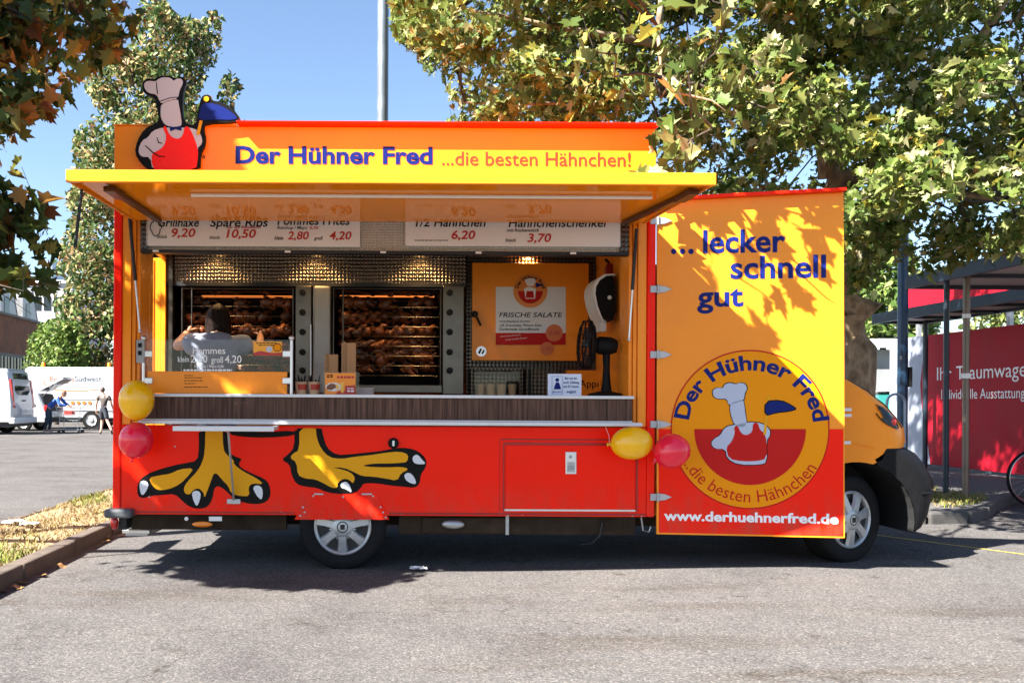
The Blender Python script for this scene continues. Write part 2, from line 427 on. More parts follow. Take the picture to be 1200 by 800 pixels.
def tinted_mesh(name, verts, faces_flat, loop_start, loop_total, cols, m, base):
    """fast mesh from arrays; cols holds one colour per vertex"""
    me = bpy.data.meshes.new(name); nv = len(verts); me.vertices.add(nv); me.vertices.foreach_set("co", (verts - np.array(base)).astype(np.float32).ravel())
    me.loops.add(len(faces_flat)); me.loops.foreach_set("vertex_index", faces_flat.astype(np.int32))
    me.polygons.add(len(loop_start)); me.polygons.foreach_set("loop_start", loop_start.astype(np.int32)); me.polygons.foreach_set("loop_total", loop_total.astype(np.int32))
    at_ = me.attributes.new("tint", 'FLOAT_COLOR', 'POINT'); c4 = np.ones((nv, 4), np.float32); c4[:, :3] = cols; at_.data.foreach_set("color", c4.ravel())
    me.materials.append(m); me.update(); me.validate(); return me

NPR = np.random.RandomState(11)
def blades(name, pts, hmin, hmax, palette, w=0.006, lean=0.6):
    n = len(pts); a = NPR.uniform(0, 2 * math.pi, n); h = NPR.uniform(hmin, hmax, n); ln = NPR.uniform(0, lean, n) * h
    d = np.stack([np.cos(a), np.sin(a), 0 * a], 1); b2 = NPR.uniform(0, 2 * math.pi, n); s = np.stack([np.cos(b2), np.sin(b2), 0 * a], 1) * w
    P = np.array(pts); up = np.array([0, 0, 1.0])
    v0 = P - s; v1 = P + s; v2 = P + d * (ln * .4)[:, None] + up * (h * .6)[:, None] + s * .6; v3 = P + d * ln[:, None] + up * h[:, None] * .95
    v4 = P + d * (ln * .4)[:, None] + up * (h * .6)[:, None] - s * .6
    V = np.stack([v0, v1, v2, v3, v4], 1).reshape(-1, 3); F = np.arange(n * 5); pal = np.array(palette); c = pal[NPR.randint(0, len(pal), n)] * NPR.uniform(.7, 1.3, (n, 1))
    base = P.mean(0); base[2] = P[:, 2].min()
    me = tinted_mesh(name, V, F, np.arange(n) * 5, np.full(n, 5), np.repeat(c, 5, 0), BLADE, base)
    o = bpy.data.objects.new(name, me); COL.objects.link(o); o.location = base; WL[o.name] = Vector(base); return o
pts = []
for i in range(16000):
    y = -1.5 + 9.5 * random.random() ** 1.2; x = rnd(-3.66, -2.72)
    k_ = math.sin(x * 5 + y * 1.7) + math.sin(y * 2.9 - x * 3) + math.sin(y * 6.3 + 2)
    if k_ < -0.8 and random.random() < .7: continue
    pts.append((x, y, 0.085))
green = [p for p in pts if math.sin(p[1] * 1.9 + 1) + math.sin(p[0] * 6 + p[1]) > 1.35]; gs = set(green); dry = [p for p in pts if p not in gs]
STRAW = [(0.30, 0.22, 0.12), (0.26, 0.19, 0.10), (0.35, 0.27, 0.16), (0.28, 0.18, 0.08), (0.22, 0.19, 0.05)]
GREENS = [(0.10, 0.14, 0.025), (0.14, 0.17, 0.03), (0.20, 0.18, 0.05), (0.30, 0.24, 0.09)]
tag(blades("dry_grass", dry, 0.015, 0.06, STRAW, 0.005, 1.6), None, None, kind="stuff")
tag(blades("green_grass", green, 0.02, 0.085, GREENS, 0.006, 1.2), None, None, kind="stuff")

# pavement on the right
PAVM = mat("pavement_slabs", (0.085, 0.08, 0.078), 0.9, var=0.2, vscale=5, bump=0.3, bscale=150)
PV = [(-1.5, 2.62), (4.3, 2.55), (5.6, 2.38), (6.05, 2.46), (6.5, 2.85), (7.05, 3.5), (7.8, 4.25), (8.9, 4.9), (13, 5.5), (45, 6.2), (45, 40), (-1.5, 40)]
zt = 0.055 + 0.11
mb = MB(); mb.prism([(x, y, zt) for x, y in PV], (0, 0, -0.25)); structure(mb.build("pavement", PAVM))
mb = MB(); line = PV[:10]
for (x0, y0), (x1, y1) in zip(line, line[1:]):
    d = Vector((x1 - x0, y1 - y0, 0)); L_ = d.length; d.normalize(); nseg = max(1, round(L_ / 0.9))
    for i in range(nseg):
        a = Vector((x0, y0, 0)) + d * (L_ * i / nseg + .004); b_ = Vector((x0, y0, 0)) + d * (L_ * (i + 1) / nseg - .004); n = Vector((d.y, -d.x, 0))
        c = (a + b_) / 2 + n * 0.045; c.z = zt - 0.1 + rnd(-.003, .003) + .004
        mb.obox(c, ((b_ - a).length, 0.14, 0.21), Matrix((d, -n, Vector((0, 0, 1)))).transposed())
structure(mb.build("kerb", KERBR, bevel=0.02))
a_ = ground_at(1043, 629, .055); b_ = ground_at(1215, 651.5, .055); d_ = (b_ - a_).normalized(); n_ = Vector((-d_.y, d_.x, 0)) * .013; a_ -= d_ * 2.2; b_ += d_ * 3
mb = MB(); mb.add([a_ - n_, b_ - n_, b_ + n_, a_ + n_], [(0, 1, 2, 3)]); o = mb.build("painted_line", mat("yellow_road_paint", (0.62, 0.46, 0.06), 0.8, var=0.3, vscale=30)); o.location.z = .055 + .004; structure(o)
# weeds in the bed at the foot of the shelter posts
pts = []
for i in range(2600):
    x, y = random.gauss(6.6, .42), random.gauss(3.75, .45)
    if y > 2.75 + max(0, (x - 6.3)) * 1.0: pts.append((x, y, zt))
tag(blades("dry_grass", pts, 0.015, 0.075, STRAW + GREENS * 2, 0.006, 1.2), None, None, kind="stuff")

# ------------------------------------------------------------------ the food truck
T = empty("food_truck", (0, 0, 0), "red and yellow chicken food truck with its awning raised and serving counter open", "food truck")
def fac(px, py, off=0.003): return atY(px, py, -off)
# shell
mb = MB(); mb.box(-2.0, 2.0, 0, 0.05, 0.42, 1.10); LOW = mb.build("side_panel", RED, T, bevel=0.004)
mb = MB(); mb.box(-2.065, -2.003, -0.006, 0.10, 0.42, 2.78); mb.build("corner_post", RED, T, bevel=0.012)
mb = MB(); mb.box(2.003, 2.065, -0.006, 0.10, 0.42, 2.78); mb.build("corner_post", RED, T, bevel=0.012)
mb = MB()
mb.box(-2.0, -1.935, 0.012, 0.10, 1.103, 2.70); mb.box(-1.932, -1.905, 0.03, 0.12, 1.103, 2.70); mb.box(-1.902, -1.875, 0.05, 0.30, 1.103, 2.70); mb.box(-2.0, -1.87, 0.31, 0.40, 1.103, 2.70)
mb.build("door_jamb", YEL, T, bevel=0.004)
mb = MB(); mb.box(1.935, 2.0, 0.012, 0.10, 1.103, 2.70); mb.box(1.905, 1.932, 0.03, 0.12, 1.103, 2.70); mb.box(1.875, 1.902, 0.05, 0.30, 1.103, 2.70)
mb.build("door_jamb", YEL, T, bevel=0.004)
mb = MB(); mb.box(-2.065, 2.065, 0.02, 2.1, 2.78, 2.86); mb.build("roof", YEL, T, bevel=0.01)
mb = MB(); mb.box(-2.06, 2.06, 2.05, 2.1, 0.50, 2.779); mb.build("rear_panel", YEL, T)
mb = MB(); mb.box(-2.06, -2.02, 0.105, 0.58, 0.50, 2.779); mb.box(-2.06, -2.02, 1.36, 2.045, 0.50, 2.779); mb.box(-2.06, -2.02, 0.581, 1.359, 2.60, 2.779); mb.build("end_panel", YEL, T)
mb = MB(); mb.box(2.02, 2.06, 0.105, 2.045, 0.50, 2.779); mb.build("end_panel", YEL, T)
mb = MB(); mb.box(-2.0, 2.0, 0.052, 2.04, 0.50, 0.56); mb.build("floor", DARK, T)
mb = MB(); mb.box(-2.0, 2.0, 0.13, 2.04, 2.72, 2.76); mb.build("ceiling", mat("dark_ceiling", (.10, .09, .08), .5), T)
# rear door leaf standing open beyond the doorway
mb = MB(); mb.box(-2.20, -2.062, 1.37, 1.41, 0.62, 2.60); mb.box(-2.135, -2.125, 1.362, 1.369, 0.64, 2.58); mb.build("rear_door", YEL, T, bevel=0.006)
mb = MB(); mb.box(-2.0, 2.0, -.060, -.001, 2.6895, 2.7835); mb.build("sun_stop_rail", YEL, T)  # unseen filler added to keep sun from leaking in above the awning
# fascia with the roof sign
mb = MB(); mb.box(-2.065, 2.065, 0.0, 0.06, 2.785, 3.375); FAS = mb.build("fascia", YEL, T, bevel=0.004)
mb = MB(); mb.box(-2.06, -2.02, 0.061, 1.2, 2.861, 3.36); mb.box(2.02, 2.06, 0.061, 1.2, 2.861, 3.36); mb.box(-2.06, 2.06, 1.201, 1.24, 2.861, 3.36); mb.build("roof_screen", YEL, T)
mb = MB(); mb.box(-1.12, 2.068, -0.095, 0.075, 3.377, 3.391); mb.build("top_trim", RED, T, bevel=0.003)
mb = MB(); mb.box(-2.068, -1.13, -0.006, 0.07, 3.377, 3.386); mb.build("top_trim", YEL, T)
text_px("lettering", [("Der Hühner Fred", 276, 507, 191, 172, 1)], fac, BLUE, FAS, bold=0.034)
text_px("lettering", [("...die besten Hähnchen!", 518, 739, 193.5, 177.5, 1.6)], fac, mat("red_brown_print", (0.55, 0.03, 0.008), .4), FAS, bold=0.004)

# cut-out roof sign: chef's cap, jacket, apron and pennant
def sgn(off): return lambda x, y: atY(130 + x / 6.156, 80 + y / 6.156, -off)
OUT = [(225, 150), (225, 100), (262, 72), (315, 82), (340, 58), (430, 52), (462, 72), (520, 60), (548, 100), (530, 150), (520, 190), (515, 300), (530, 390), (600, 415), (620, 380), (640, 240), (665, 192), (712, 192), (722, 232), (800, 245), (880, 290), (932, 360), (900, 392), (680, 398), (668, 440), (684, 500), (678, 560), (645, 620), (640, 742), (285, 742), (215, 690), (170, 610), (190, 520), (240, 440), (300, 405), (345, 385), (335, 300), (315, 210), (250, 192)]
mb = MB(); f = sgn(.055); mb.prism([f(x, y) for x, y in smooth_loop(OUT)], (0, 0.035, 0)); SG = mb.build("cutout_sign", BLACKP, T)
mb = MB(); f = sgn(.018); mb.prism([f(x + (10 if x > 600 else 4), y + (14 if 230 < y < 420 and x > 600 else 3)) for x, y in smooth_loop(OUT)], (0, 0.012, 0)); mb.build("sign_backing", YEL, T)
CAP = [(240, 142), (238, 110), (266, 90), (322, 98), (345, 76), (380, 65), (432, 70), (452, 95), (475, 74), (512, 78), (522, 110), (495, 160), (484, 220), (420, 232), (362, 258), (345, 225), (330, 190), (268, 180)]
NECK = [(358, 300), (362, 262), (420, 236), (484, 224), (488, 250), (500, 320), (512, 400), (500, 420), (430, 425), (385, 405), (360, 360)]
JACK = [(268, 500), (300, 452), (370, 428), (430, 430), (520, 430), (570, 428), (622, 445), (655, 490), (660, 545), (620, 580), (620, 740), (300, 740), (285, 640), (215, 640), (195, 590), (225, 520)]
APR = [(372, 428), (394, 414), (426, 490), (480, 514), (518, 490), (532, 418), (562, 424), (592, 480), (622, 560), (632, 630), (612, 744), (322, 742), (292, 690), (296, 612), (340, 596), (385, 560), (402, 490)]
FLAG = [(626, 376), (640, 310), (656, 250), (760, 256), (850, 300), (918, 358), (880, 374), (780, 370)]
def dec(name, pl, m, off, it=1): return flat(name, [smooth_loop(pl, it) if it else pl], sgn(off), m, SG)
WSIGN = mat("white_sign_acrylic", (.54, .53, .54), .4, var=.03, spec=.2)
dec("cap_print", CAP, WSIGN, .057); dec("jacket_print", JACK, WSIGN, .057); dec("collar_print", NECK, WSIGN, .0575)
dec("apron_print", APR, RED, .059); dec("pennant_print", FLAG, BLUE, .059)
flat("pole_print", [[(615, 480), (638, 482), (662, 380), (640, 376)]], sgn(.061), CLAWY, SG); flat("knob_print", [circle(688, 222, 19)], sgn(.061), CLAWY, SG)
dec("bow_tie_print", [(424, 418), (466, 430), (510, 420), (508, 452), (466, 440), (428, 456)], BLUE, .061, 0)
lines = [[(352, 238), (420, 214), (482, 206), (481, 210), (420, 219), (354, 243)], [(325, 100), (330, 160), (334, 190), (339, 189), (334, 140), (330, 100)], [(245, 560), (300, 612), (345, 640), (390, 640), (390, 634), (348, 632), (304, 604), (250, 555)], [(330, 500), (340, 540), (372, 545), (372, 540), (345, 533), (335, 498)]]
flat("outline_print", lines, sgn(.0615), BLACKP, SG)
mb = MB()
for q in ((672, 580), (668, 640)): mb.lathe([(.0, .012), (.012, .01), (.014, 0)], atY(130 + q[0] / 6.156, 80 + q[1] / 6.156, -.0), (0, -1, 0), 12)
mb.build("screw", mat("orange_brown_metal", (.3, .09, .02), .4, .5), T)

# awning
def slab(mb, x0, x1, yb, zb, yf, zf, t, mi=0):
    vs = [(x0, yf, zf), (x1, yf, zf), (x1, yb, zb), (x0, yb, zb), (x0, yf, zf + t), (x1, yf, zf + t), (x1, yb, zb + t), (x0, yb, zb + t)]
    mb.add(vs, [(3, 2, 1, 0), (4, 5, 6, 7), (0, 1, 5, 4), (1, 2, 6, 5), (2, 3, 7, 6), (3, 0, 4, 7)], mi); return mb
mb = MB(); slab(mb, -1.885, 1.955, -0.025, 2.652, -1.395, 2.612, .035); AW = mb.build("awning", YELG, T)
mb = MB(); mb.box(-1.90, 1.97, -1.428, -1.397, 2.583, 2.658); slab(mb, -1.90, -1.887, -.025, 2.643, -1.396, 2.588, .07); slab(mb, 1.957, 1.97, -.025, 2.643, -1.396, 2.588, .07); mb.build("awning_frame", YEL, AW, bevel=.005)
mb = MB(); mb.tube([(-1.25, -1.0, 2.612), (1.72, -1.0, 2.612)], .013, 10); mb.build("light_tube", mat("opal_tube", (.8, .78, .72), .3), AW, smooth=60)
mb = MB(); mb.box(-1.28, 1.76, -1.03, -.97, 2.630, 2.640); mb.build("tube_holder", YELG, AW)
for sx, xa, xb in ((-1, -1.69, -1.70), (1, 1.79, 1.90)):
    mb = MB(); mb.bar((xa, -.12, 2.630), (xb, -1.12, 2.598), .045, .030); mb.bar((xb, -1.0, 2.595), (xb, -1.25, 2.588), .07, .035); mb.build("strut_channel", mat("bronze_channel", (.10, .05, .025), .4, .6), AW, bevel=.004)
for a, b in ((atY(152, 256, -.03), atY(164, 388, -.015)), (atY(746, 268, -.03), atY(737, 398, -.015))):
    mb = MB(); m_ = a.lerp(b, .55); mb.tube([a, m_], .013, 10); o = mb.build("gas_strut", DARK, T, smooth=60); mb = MB(); mb.tube([m_, b], .008, 10); mb.ball(b, .014); mb.build("piston_rod", ALU, o, smooth=60)
mb = MB(); a = at(96, 222, 5.2); b = at(88, 290, 5.2); mb.tube([a, b], .010, 8); mb.build("pull_rod", DARK, AW)

# price boards under the awning hinge
PERF = mat_emboss("perforated_strip", (.50, .46, .41), .02, .6); PERF.node_tree.nodes["Principled BSDF"].inputs["Metallic"].default_value = .15
mb = MB(); mb.box(-1.87, 1.87, 0.055, 0.075, 2.44, 2.72); mb.build("board_rail", PERF, T)
for q in ((-1.868, -1.815), (1.805, 1.868)): mb = MB(); mb.box(q[0], q[1], .03, .0545, 2.44, 2.70); mb.build("end_mesh", EMBD, T)
mb = MB(); mb.box(-1.868, 1.868, 0.02, 0.10, 2.415, 2.4385); mb.build("valance_bar", DARK, T, bevel=.003)
for px in (182, 337, 449, 561, 672):
    p = atY(px, 292, .0); mb = MB(); mb.box(p.x - .022, p.x + .022, .005, .0195, 2.419, 2.433); mb.build("lamp_clip", WPLAS, T)
PBW = mat("board_white", (.70, .68, .68), .35, var=.03, vscale=3)
def board(x0, x1):
    a = atY(x0, 288, .03); b = atY(x1, 288, .03); mb = MB(); mb.box(a.x, b.x, .03, .04, a.z, 2.70); return mb.build("price_board", PBW, T, bevel=.002)
B1 = board(171, 422); B2 = board(475, 727); PRED = mat("price_red_print", (.42, .010, .012), .4)
def brd(px, py): return atY(px, py, .027)
text_px("lettering", [("Grillhaxe", 185, 233, 265.5, 256), ("Spare Ribs", 246, 314, 265.5, 256), ("Pommes Frites", 325, 410, 263.5, 253), ("Stück", 184, 196, 279, 275.5), ("Stück", 245, 258, 280, 276.5), ("klein", 321.5, 332, 281, 276.5), ("groß", 368, 378, 281, 277), ("Ketchup / Mayo", 325, 360, 268.5, 265)], brd, BLACKP, B1, shear=.18, bold=.012)
text_px("lettering", [("9,20", 201, 229, 277.5, 268), ("10,50", 265, 300, 278.5, 269), ("2,80", 337, 362, 280.5, 271.5), ("4,20", 386, 412, 280.5, 271.5), ("nur auf Bestellung", 265, 306, 267.6, 264.8), ("0,30", 363, 373, 268.5, 265.4)], brd, PRED, B1, shear=.18, bold=.02)
text_px("lettering", [("1/2 Hähnchen", 487, 569, 265.5, 255.5), ("Hähnchenschenkel", 596, 711, 266, 256), ("Stück", 592, 605, 283.3, 279.8), ("mit Rückenstück", 594, 632, 271.6, 268)], brd, BLACKP, B2, shear=.18, bold=.012)
fine_print("fine_print", [(486, 525, 282.2, 281.2)], brd, BLACKP, B2)
text_px("lettering", [("6,20", 529, 557, 280, 270.5), ("3,70", 618, 646, 283.5, 274)], brd, PRED, B2, shear=.18, bold=.02)
mb = MB(); c = brd(183, 268); mb.tube([c + Vector((.045 * math.cos(t / 16 * 6.283) * (1 - .25 * (t > 8)), -.01, .06 * math.sin(t / 16 * 6.283))) for t in range(17)], .004, 6); o = mb.build("cable_loop", DARK, T)

# counter
mb = MB(); mb.box(-1.835, 1.885, -.075, .55, 1.316, 1.340); mb.build("countertop", ALUW, T, bevel=.004)
mb = MB(); mb.box(-1.835, 1.875, -.052, -.012, 1.150, 1.3155); mb.build("counter_front", WOOD, T)
mb = MB(); mb.box(-1.835, 1.875, -.06, -.011, 1.141, 1.1495); mb.build("counter_rail", ALUW, T)
mb = MB(); mb.box(-1.85, 1.93, -.135, -.003, 1.112, 1.140); mb.build("shelf_edge", ALUW, T, bevel=.004)
TR = MB(); TR.box(-1.505, -.785, -.40, -.14, 1.078, 1.104); TR.box(-1.507, -.783, -.412, -.401, 1.070, 1.106); TR = TR.build("fold_out_tray", ALUW, T, bevel=.003)
mb = MB(); b = fac(274, 586, .012); mb.bar((-1.12, -.36, 1.076), b, .014, .012); mb.bar((-1.16, -.16, 1.076), b, .010, .006); mb.box(b.x - .05, b.x + .05, -.02, -.004, b.z - .025, b.z + .01); mb.build("stay", GALV, TR)

# painted feet on the lower panel
def z7(x, y): return (120 + x / 3.6375, 460 + y / 3.6375)
def z8(x, y): return (320 + x / 3.6375, 460 + y / 3.6375)
def prt(name, polys, zf, off, m, it=2):
    for q in polys: flat(name, [[zf(*p) for p in smooth_loop(q, it)]], lambda x, y: fac(x, min(max(y, 501.5), 606), off), m, LOW)
prt("foot_outline_print", [[(410, 150), (412, 235), (405, 290), (350, 300), (290, 312), (215, 335), (165, 360), (148, 395), (150, 440), (175, 450), (205, 438), (260, 435), (310, 430), (345, 465), (375, 488), (415, 495), (450, 485), (470, 450), (475, 410), (490, 395), (520, 410), (560, 450), (610, 470), (660, 475), (700, 465), (718, 435), (712, 390), (690, 365), (640, 345), (590, 320), (580, 300), (597, 282), (560, 270), (538, 250), (535, 150)]], z7, .0025, BLACKP, 1)
prt("foot_outline_print", [[(90, 140), (92, 230), (65, 262), (35, 285), (72, 305), (78, 350), (100, 390), (140, 400), (190, 405), (230, 425), (300, 432), (350, 428), (378, 400), (385, 385), (440, 385), (500, 395), (560, 400), (600, 405), (625, 390), (630, 345), (650, 320), (655, 290), (635, 260), (600, 240), (545, 233), (500, 240), (450, 250), (390, 255), (330, 262), (270, 265), (230, 235), (215, 190), (205, 140)]], z8, .0025, BLACKP, 1)
prt("belly_line_print", [[(540, 150), (600, 162), (700, 168), (815, 160), (825, 182), (700, 192), (600, 188), (540, 178)], [(825, 150), (850, 150), (835, 260), (800, 290), (765, 285), (800, 258), (822, 230)]], z7, .0022, BLACKP, 1)
prt("foot_print", [[(440, 140), (437, 250), (425, 300), (400, 340), (360, 380), (345, 410), (355, 432), (375, 432), (385, 415), (410, 405), (432, 425), (435, 450), (450, 410), (465, 370), (475, 342), (490, 345), (510, 370), (535, 395), (550, 430), (590, 440), (628, 440), (622, 400), (640, 385), (688, 390), (660, 365), (600, 335), (560, 305), (560, 285), (530, 265), (515, 240), (512, 140)], [(197, 362), (240, 352), (290, 345), (330, 325), (390, 320), (370, 350), (330, 390), (280, 412), (235, 415), (212, 395)]], z7, .004, CLAWY, 1)
prt("foot_print", [[(112, 140), (112, 245), (85, 258), (72, 278), (100, 295), (105, 350), (135, 365), (180, 368), (215, 385), (250, 405), (275, 405), (275, 382), (300, 365), (325, 370), (342, 388), (350, 360), (330, 338), (290, 325), (250, 318), (300, 318), (350, 340), (380, 355), (430, 357), (480, 365), (530, 375), (545, 342), (580, 325), (550, 315), (480, 318), (400, 315), (380, 309), (430, 301), (500, 301), (545, 298), (572, 295), (577, 262), (540, 250), (480, 255), (420, 265), (350, 272), (290, 282), (240, 275), (205, 240), (185, 190), (182, 140)]], z8, .004, CLAWY, 1)
prt("claw_print", [[(157, 380), (178, 372), (198, 385), (190, 415), (170, 440), (160, 420)], [(380, 425), (400, 415), (420, 425), (415, 460), (402, 486), (388, 460)], [(640, 402), (662, 392), (682, 405), (684, 435), (677, 458), (655, 435)]], z7, .0055, GREYP, 1)
prt("claw_print", [[(593, 273), (615, 260), (635, 285), (653, 303), (620, 305), (598, 298)], [(558, 348), (580, 338), (602, 358), (612, 390), (585, 385), (563, 370)], [(286, 388), (310, 376), (327, 393), (338, 428), (310, 410), (290, 405)]], z8, .0055, GREYP, 1)
# hatch, wheel-arch flap, seams
def fbox(mb, xa, xb, ya, yb, y0, y1, mi=0):
    a = atY(xa, yb, 0); b = atY(xb, ya, 0); mb.box(a.x, b.x, y0, y1, a.z, b.z, mi); return mb
mb = MB(); fbox(mb, 592, 744, 522, 596, -.012, -.0005); HA = mb.build("hatch", RED, T, bevel=.004)
mb = MB()
for q in ((589, 591, 519, 599), (745, 747.5, 519, 599), (591.2, 744.8, 519, 521)): fbox(mb, *q, -.006, -.0006)
mb.build("hatch_frame", mat("dark_red_paint", (.35, .008, .005), .4), T)
mb = MB(); fbox(mb, 591, 744, 596.8, 598, -.014, -.0006); mb.build("hinge_strip", ALU, T)
mb = MB(); fbox(mb, 662, 675, 529, 555, -.020, -.0125); HL = mb.build("latch", ALU, HA, bevel=.006)
mb = MB(); fbox(mb, 664, 673, 541, 552.5, -.0215, -.0204); mb.build("latch_recess", GALV, HL)
mb = MB(); fbox(mb, 664.5, 672.5, 545, 550, -.0232, -.0216); mb.lathe([(.0, .004), (.011, .003), (.012, 0)], atY(668.5, 535, -.020), (0, -1, 0), 16); mb.build("latch_handle", GREY, HL)
fl = [(345, 608.5), (361, 579), (441, 579), (456, 608.5)]
mb = MB(); mb.prism([fac(x, y, .007) for x, y in fl], (0, .006, 0)); FLAP = mb.build("wheel_flap", RED, T, bevel=.003)
mb = MB()
for x, y in ((367, 581), (402, 582), (437, 581), (355, 594), (357, 600), (446, 594), (449, 600), (352, 604), (452, 606)): mb.lathe([(.0, .003), (.007, .002), (.008, 0)], fac(x, y, .007), (0, -1, 0), 10)
mb.build("screw", GALV, FLAP)
mb = MB(); fbox(mb, 368, 379, 577.6, 579.2, -.012, -.0075); fbox(mb, 424, 436, 577.6, 579.2, -.012, -.0075); mb.build("flap_hinge", GALV, FLAP)
mb = MB()
for q in ((141.5, 142.2, 500, 606), (142, 345, 599.6, 600.4), (456, 756, 601.5, 602.3), (586, 756, 514.5, 515.2), (585, 585.8, 515, 601)): fbox(mb, *q, -.0035, -.0006)
mb.build("panel_seam", mat("seam_red", (.30, .006, .004), .5), T)
mb = MB(); c = fac(461, 519, 0); mb.lathe([(0, .03), (.03, .03), (.041, .02), (.041, 0)], c, (0, -1, 0), 20); FC = mb.build("filler_cap", BLKPL, T, smooth=40)
mb = MB(); mb.box(c.x - .008, c.x + .008, -.036, -.031, c.z - .02, c.z + .02); mb.build("cap_lock", ALU, FC)
mb = MB()
for x, y in ((205, 523), (594, 524), (596, 593), (742, 593), (586, 601), (612, 603), (595, 604), (741, 604), (752, 604), (175, 582), (470, 602), (330, 600), (334, 601)): mb.lathe([(0, .003), (.006, .002), (.007, 0)], fac(x, y, .0), (0, -1, 0), 8)
mb.build("rivet", GALV, T)
mb = MB(); fbox(mb, 126, 158, 595, 605, -.10, .35); mb.build("corner_bumper", mat("grey_bumper_rubber", (.07, .075, .085), .55), T, bevel=.02, seg=3)
mb = MB(); a = fac(130, 622); b = fac(146, 606); mb.box(a.x + .04, b.x, .05, .3, a.z, b.z); LH = mb.build("lamp_holder", DARK, T, bevel=.01)
mb = MB(); c = atY(134, 612, 0.02); mb.ball(c, (.03, .03, .055)); mb.build("tail_lamp", TAIL, T, smooth=80)
mb = MB(); c = atY(237, 614, -.01); mb.ball(c, (.078, .012, .022)); mb.build("side_marker_lamp", AMBER, T, smooth=80)
mb = MB(); fbox(mb, 245, 260, 605, 610, -.004, .01); mb.build("bracket", WPLAS, T); mb = MB(); c = fac(218.5, 607.5, 0); mb.lathe([(0, .008), (.014, .006), (.016, 0)], c, (0, -1, 0), 12); mb.build("reflector", WPLAS, T)
mb = MB(); a = ground_at(142, 627, .16); mb.obox((-1.93, .46, .255), (.22, .50, .03), Matrix.Rotation(R(-4), 3, 'Z')); ST = mb.build("step_plate", ALU, T, bevel=.004)
mb = MB(); mb.obox((-1.93, .46, .23), (.18, .46, .02), Matrix.Rotation(R(-4), 3, 'Z')); mb.bar((-1.93, .6, .25), (-1.93, .9, .5), .05, .03); mb.build("step_frame", GALV, ST)

# chassis
mb = MB(); mb.box(-1.95, -.75, .10, .18, .29, .418); mb.box(.12, 1.95, .10, .18, .265, .418); mb.box(-1.95, 3.0, .35, .45, .30, .46); mb.box(-1.95, 3.0, 1.65, 1.75, .30, .46)
mb.box(-1.6, -1.5, .46, 1.64, .30, .44); mb.box(.3, .4, .46, 1.64, .30, .44); mb.box(1.4, 1.5, .46, 1.64, .30, .44); mb.box(-.42, -.30, .30, 1.80, .26, .36)
mb.build("chassis", CHAS, T, bevel=.006)
mb = MB(); mb.box(.30, .95, .07, .098, .275, .40); mb.build("skirt_plate", CHAS, T, bevel=.01)
mb = MB(); mb.box(.94, .965, .060, .0695, .27, .415); mb.build("step_bracket", GALV, T)
mb = MB(); mb.ball(atY(531, 614, .06), (.09, .03, .035)); mb.build("exhaust_end", GALV, T, smooth=80)
mb = MB(); p = atY(706, 612, .08); mb.tube([p, p + Vector((-.02, 0, -.10)), p + Vector((-.08, 0, -.16)), p + Vector((-.17, 0, -.17))], .007, 6); mb.build("hose", DARK, T)
mb = MB(); mb.tube([(2.0, .12, .40), (2.015, .12, .30), (2.06, .12, .29), (2.075, .12, .33)], .007, 6); mb.build("tow_hook", GALV, T)

# wheels
def wheel(c, nrm, r, w, name="wheel"):
    nrm = Vector(nrm).normalized(); c = Vector(c)
    pr = [(r * .63, -w * .9), (r * .70, -w), (r * .92, -w), (r * .985, -w * .9), (r, -w * .75), (r, -w * .2), (r * .985, -w * .06), (r * .94, 0.0), (r * .86, .008), (r * .72, .004), (r * .655, -.012), (r * .645, -.03)]
    mb = MB(); mb.lathe(pr, c, nrm, 56)
    o = mb.build(name, RUB, T, smooth=50)
    up = Vector((0, 0, 1)); sx = up.cross(nrm).normalized(); Mx = Matrix((sx, nrm, up)).transposed()
    mb = MB(); rr = r * .655
    mb.lathe([(rr, -.028), (rr, -.004), (rr * .96, .002), (rr * .90, -.008), (rr * .88, -.03)], c, nrm, 48)
    for k in range(7):
        a = R(-90 + k * 360 / 7); d = sx * math.cos(a) + up * math.sin(a); s = nrm.cross(d)
        q0 = c + d * rr * .30; q1 = c + d * rr * .93
        w0, w1 = rr * .17, rr * .20
        vs = []
        for q, ww, hh in ((q0, w0, .014), (c + d * rr * .62, rr * .155, .008), (q1, w1, -.004)):
            vs += [q - s * ww + nrm * (hh - .022), q - s * ww * .7 + nrm * hh, q + s * ww * .7 + nrm * hh, q + s * ww + nrm * (hh - .022)]
        mb.add(vs, [(0, 1, 5, 4), (1, 2, 6, 5), (2, 3, 7, 6), (4, 5, 9, 8), (5, 6, 10, 9), (6, 7, 11, 10)])
        # webs that widen towards the hub
        a2 = R(-90 + (k + .5) * 360 / 7); d2 = sx * math.cos(a2) + up * math.sin(a2)
        mb.add([c + d * rr * .25 + nrm * .004, c + d2 * rr * .50 - nrm * .006, c + d2 * rr * .25 + nrm * .006], [(0, 1, 2)]); a3 = R(-90 + (k + 1) * 360 / 7); d3 = sx * math.cos(a3) + up * math.sin(a3)
        mb.add([c + d3 * rr * .25 + nrm * .004, c + d2 * rr * .50 - nrm * .006, c + d2 * rr * .25 + nrm * .006], [(0, 2, 1)])
    mb.lathe([(rr * .36, -.01), (rr * .36, .012), (rr * .32, .018), (rr * .14, .020), (0, .022)], c, nrm, 32)
    rim = mb.build("rim", HUB, o, smooth=40)
    mb = MB(); mb.lathe([(rr * .95, -.031), (rr * .5, -.035), (0, -.035)], c, nrm, 32); mb.lathe([(rr * .95, -.031), (rr * .95, -.12), (rr * .3, -.12)], c, nrm, 32); mb.build("wheel_disc", DARK, o, smooth=40)
    mb = MB(); mb.obox(c + nrm * .0235, (.034, .005, .038), Mx); mb.lathe([(.035, .0195), (.041, .0215), (.044, .0195)], c, nrm, 24); mb.build("hub_badge", DARK, o)
    return o
WR = atY(401.5, 620, .05)
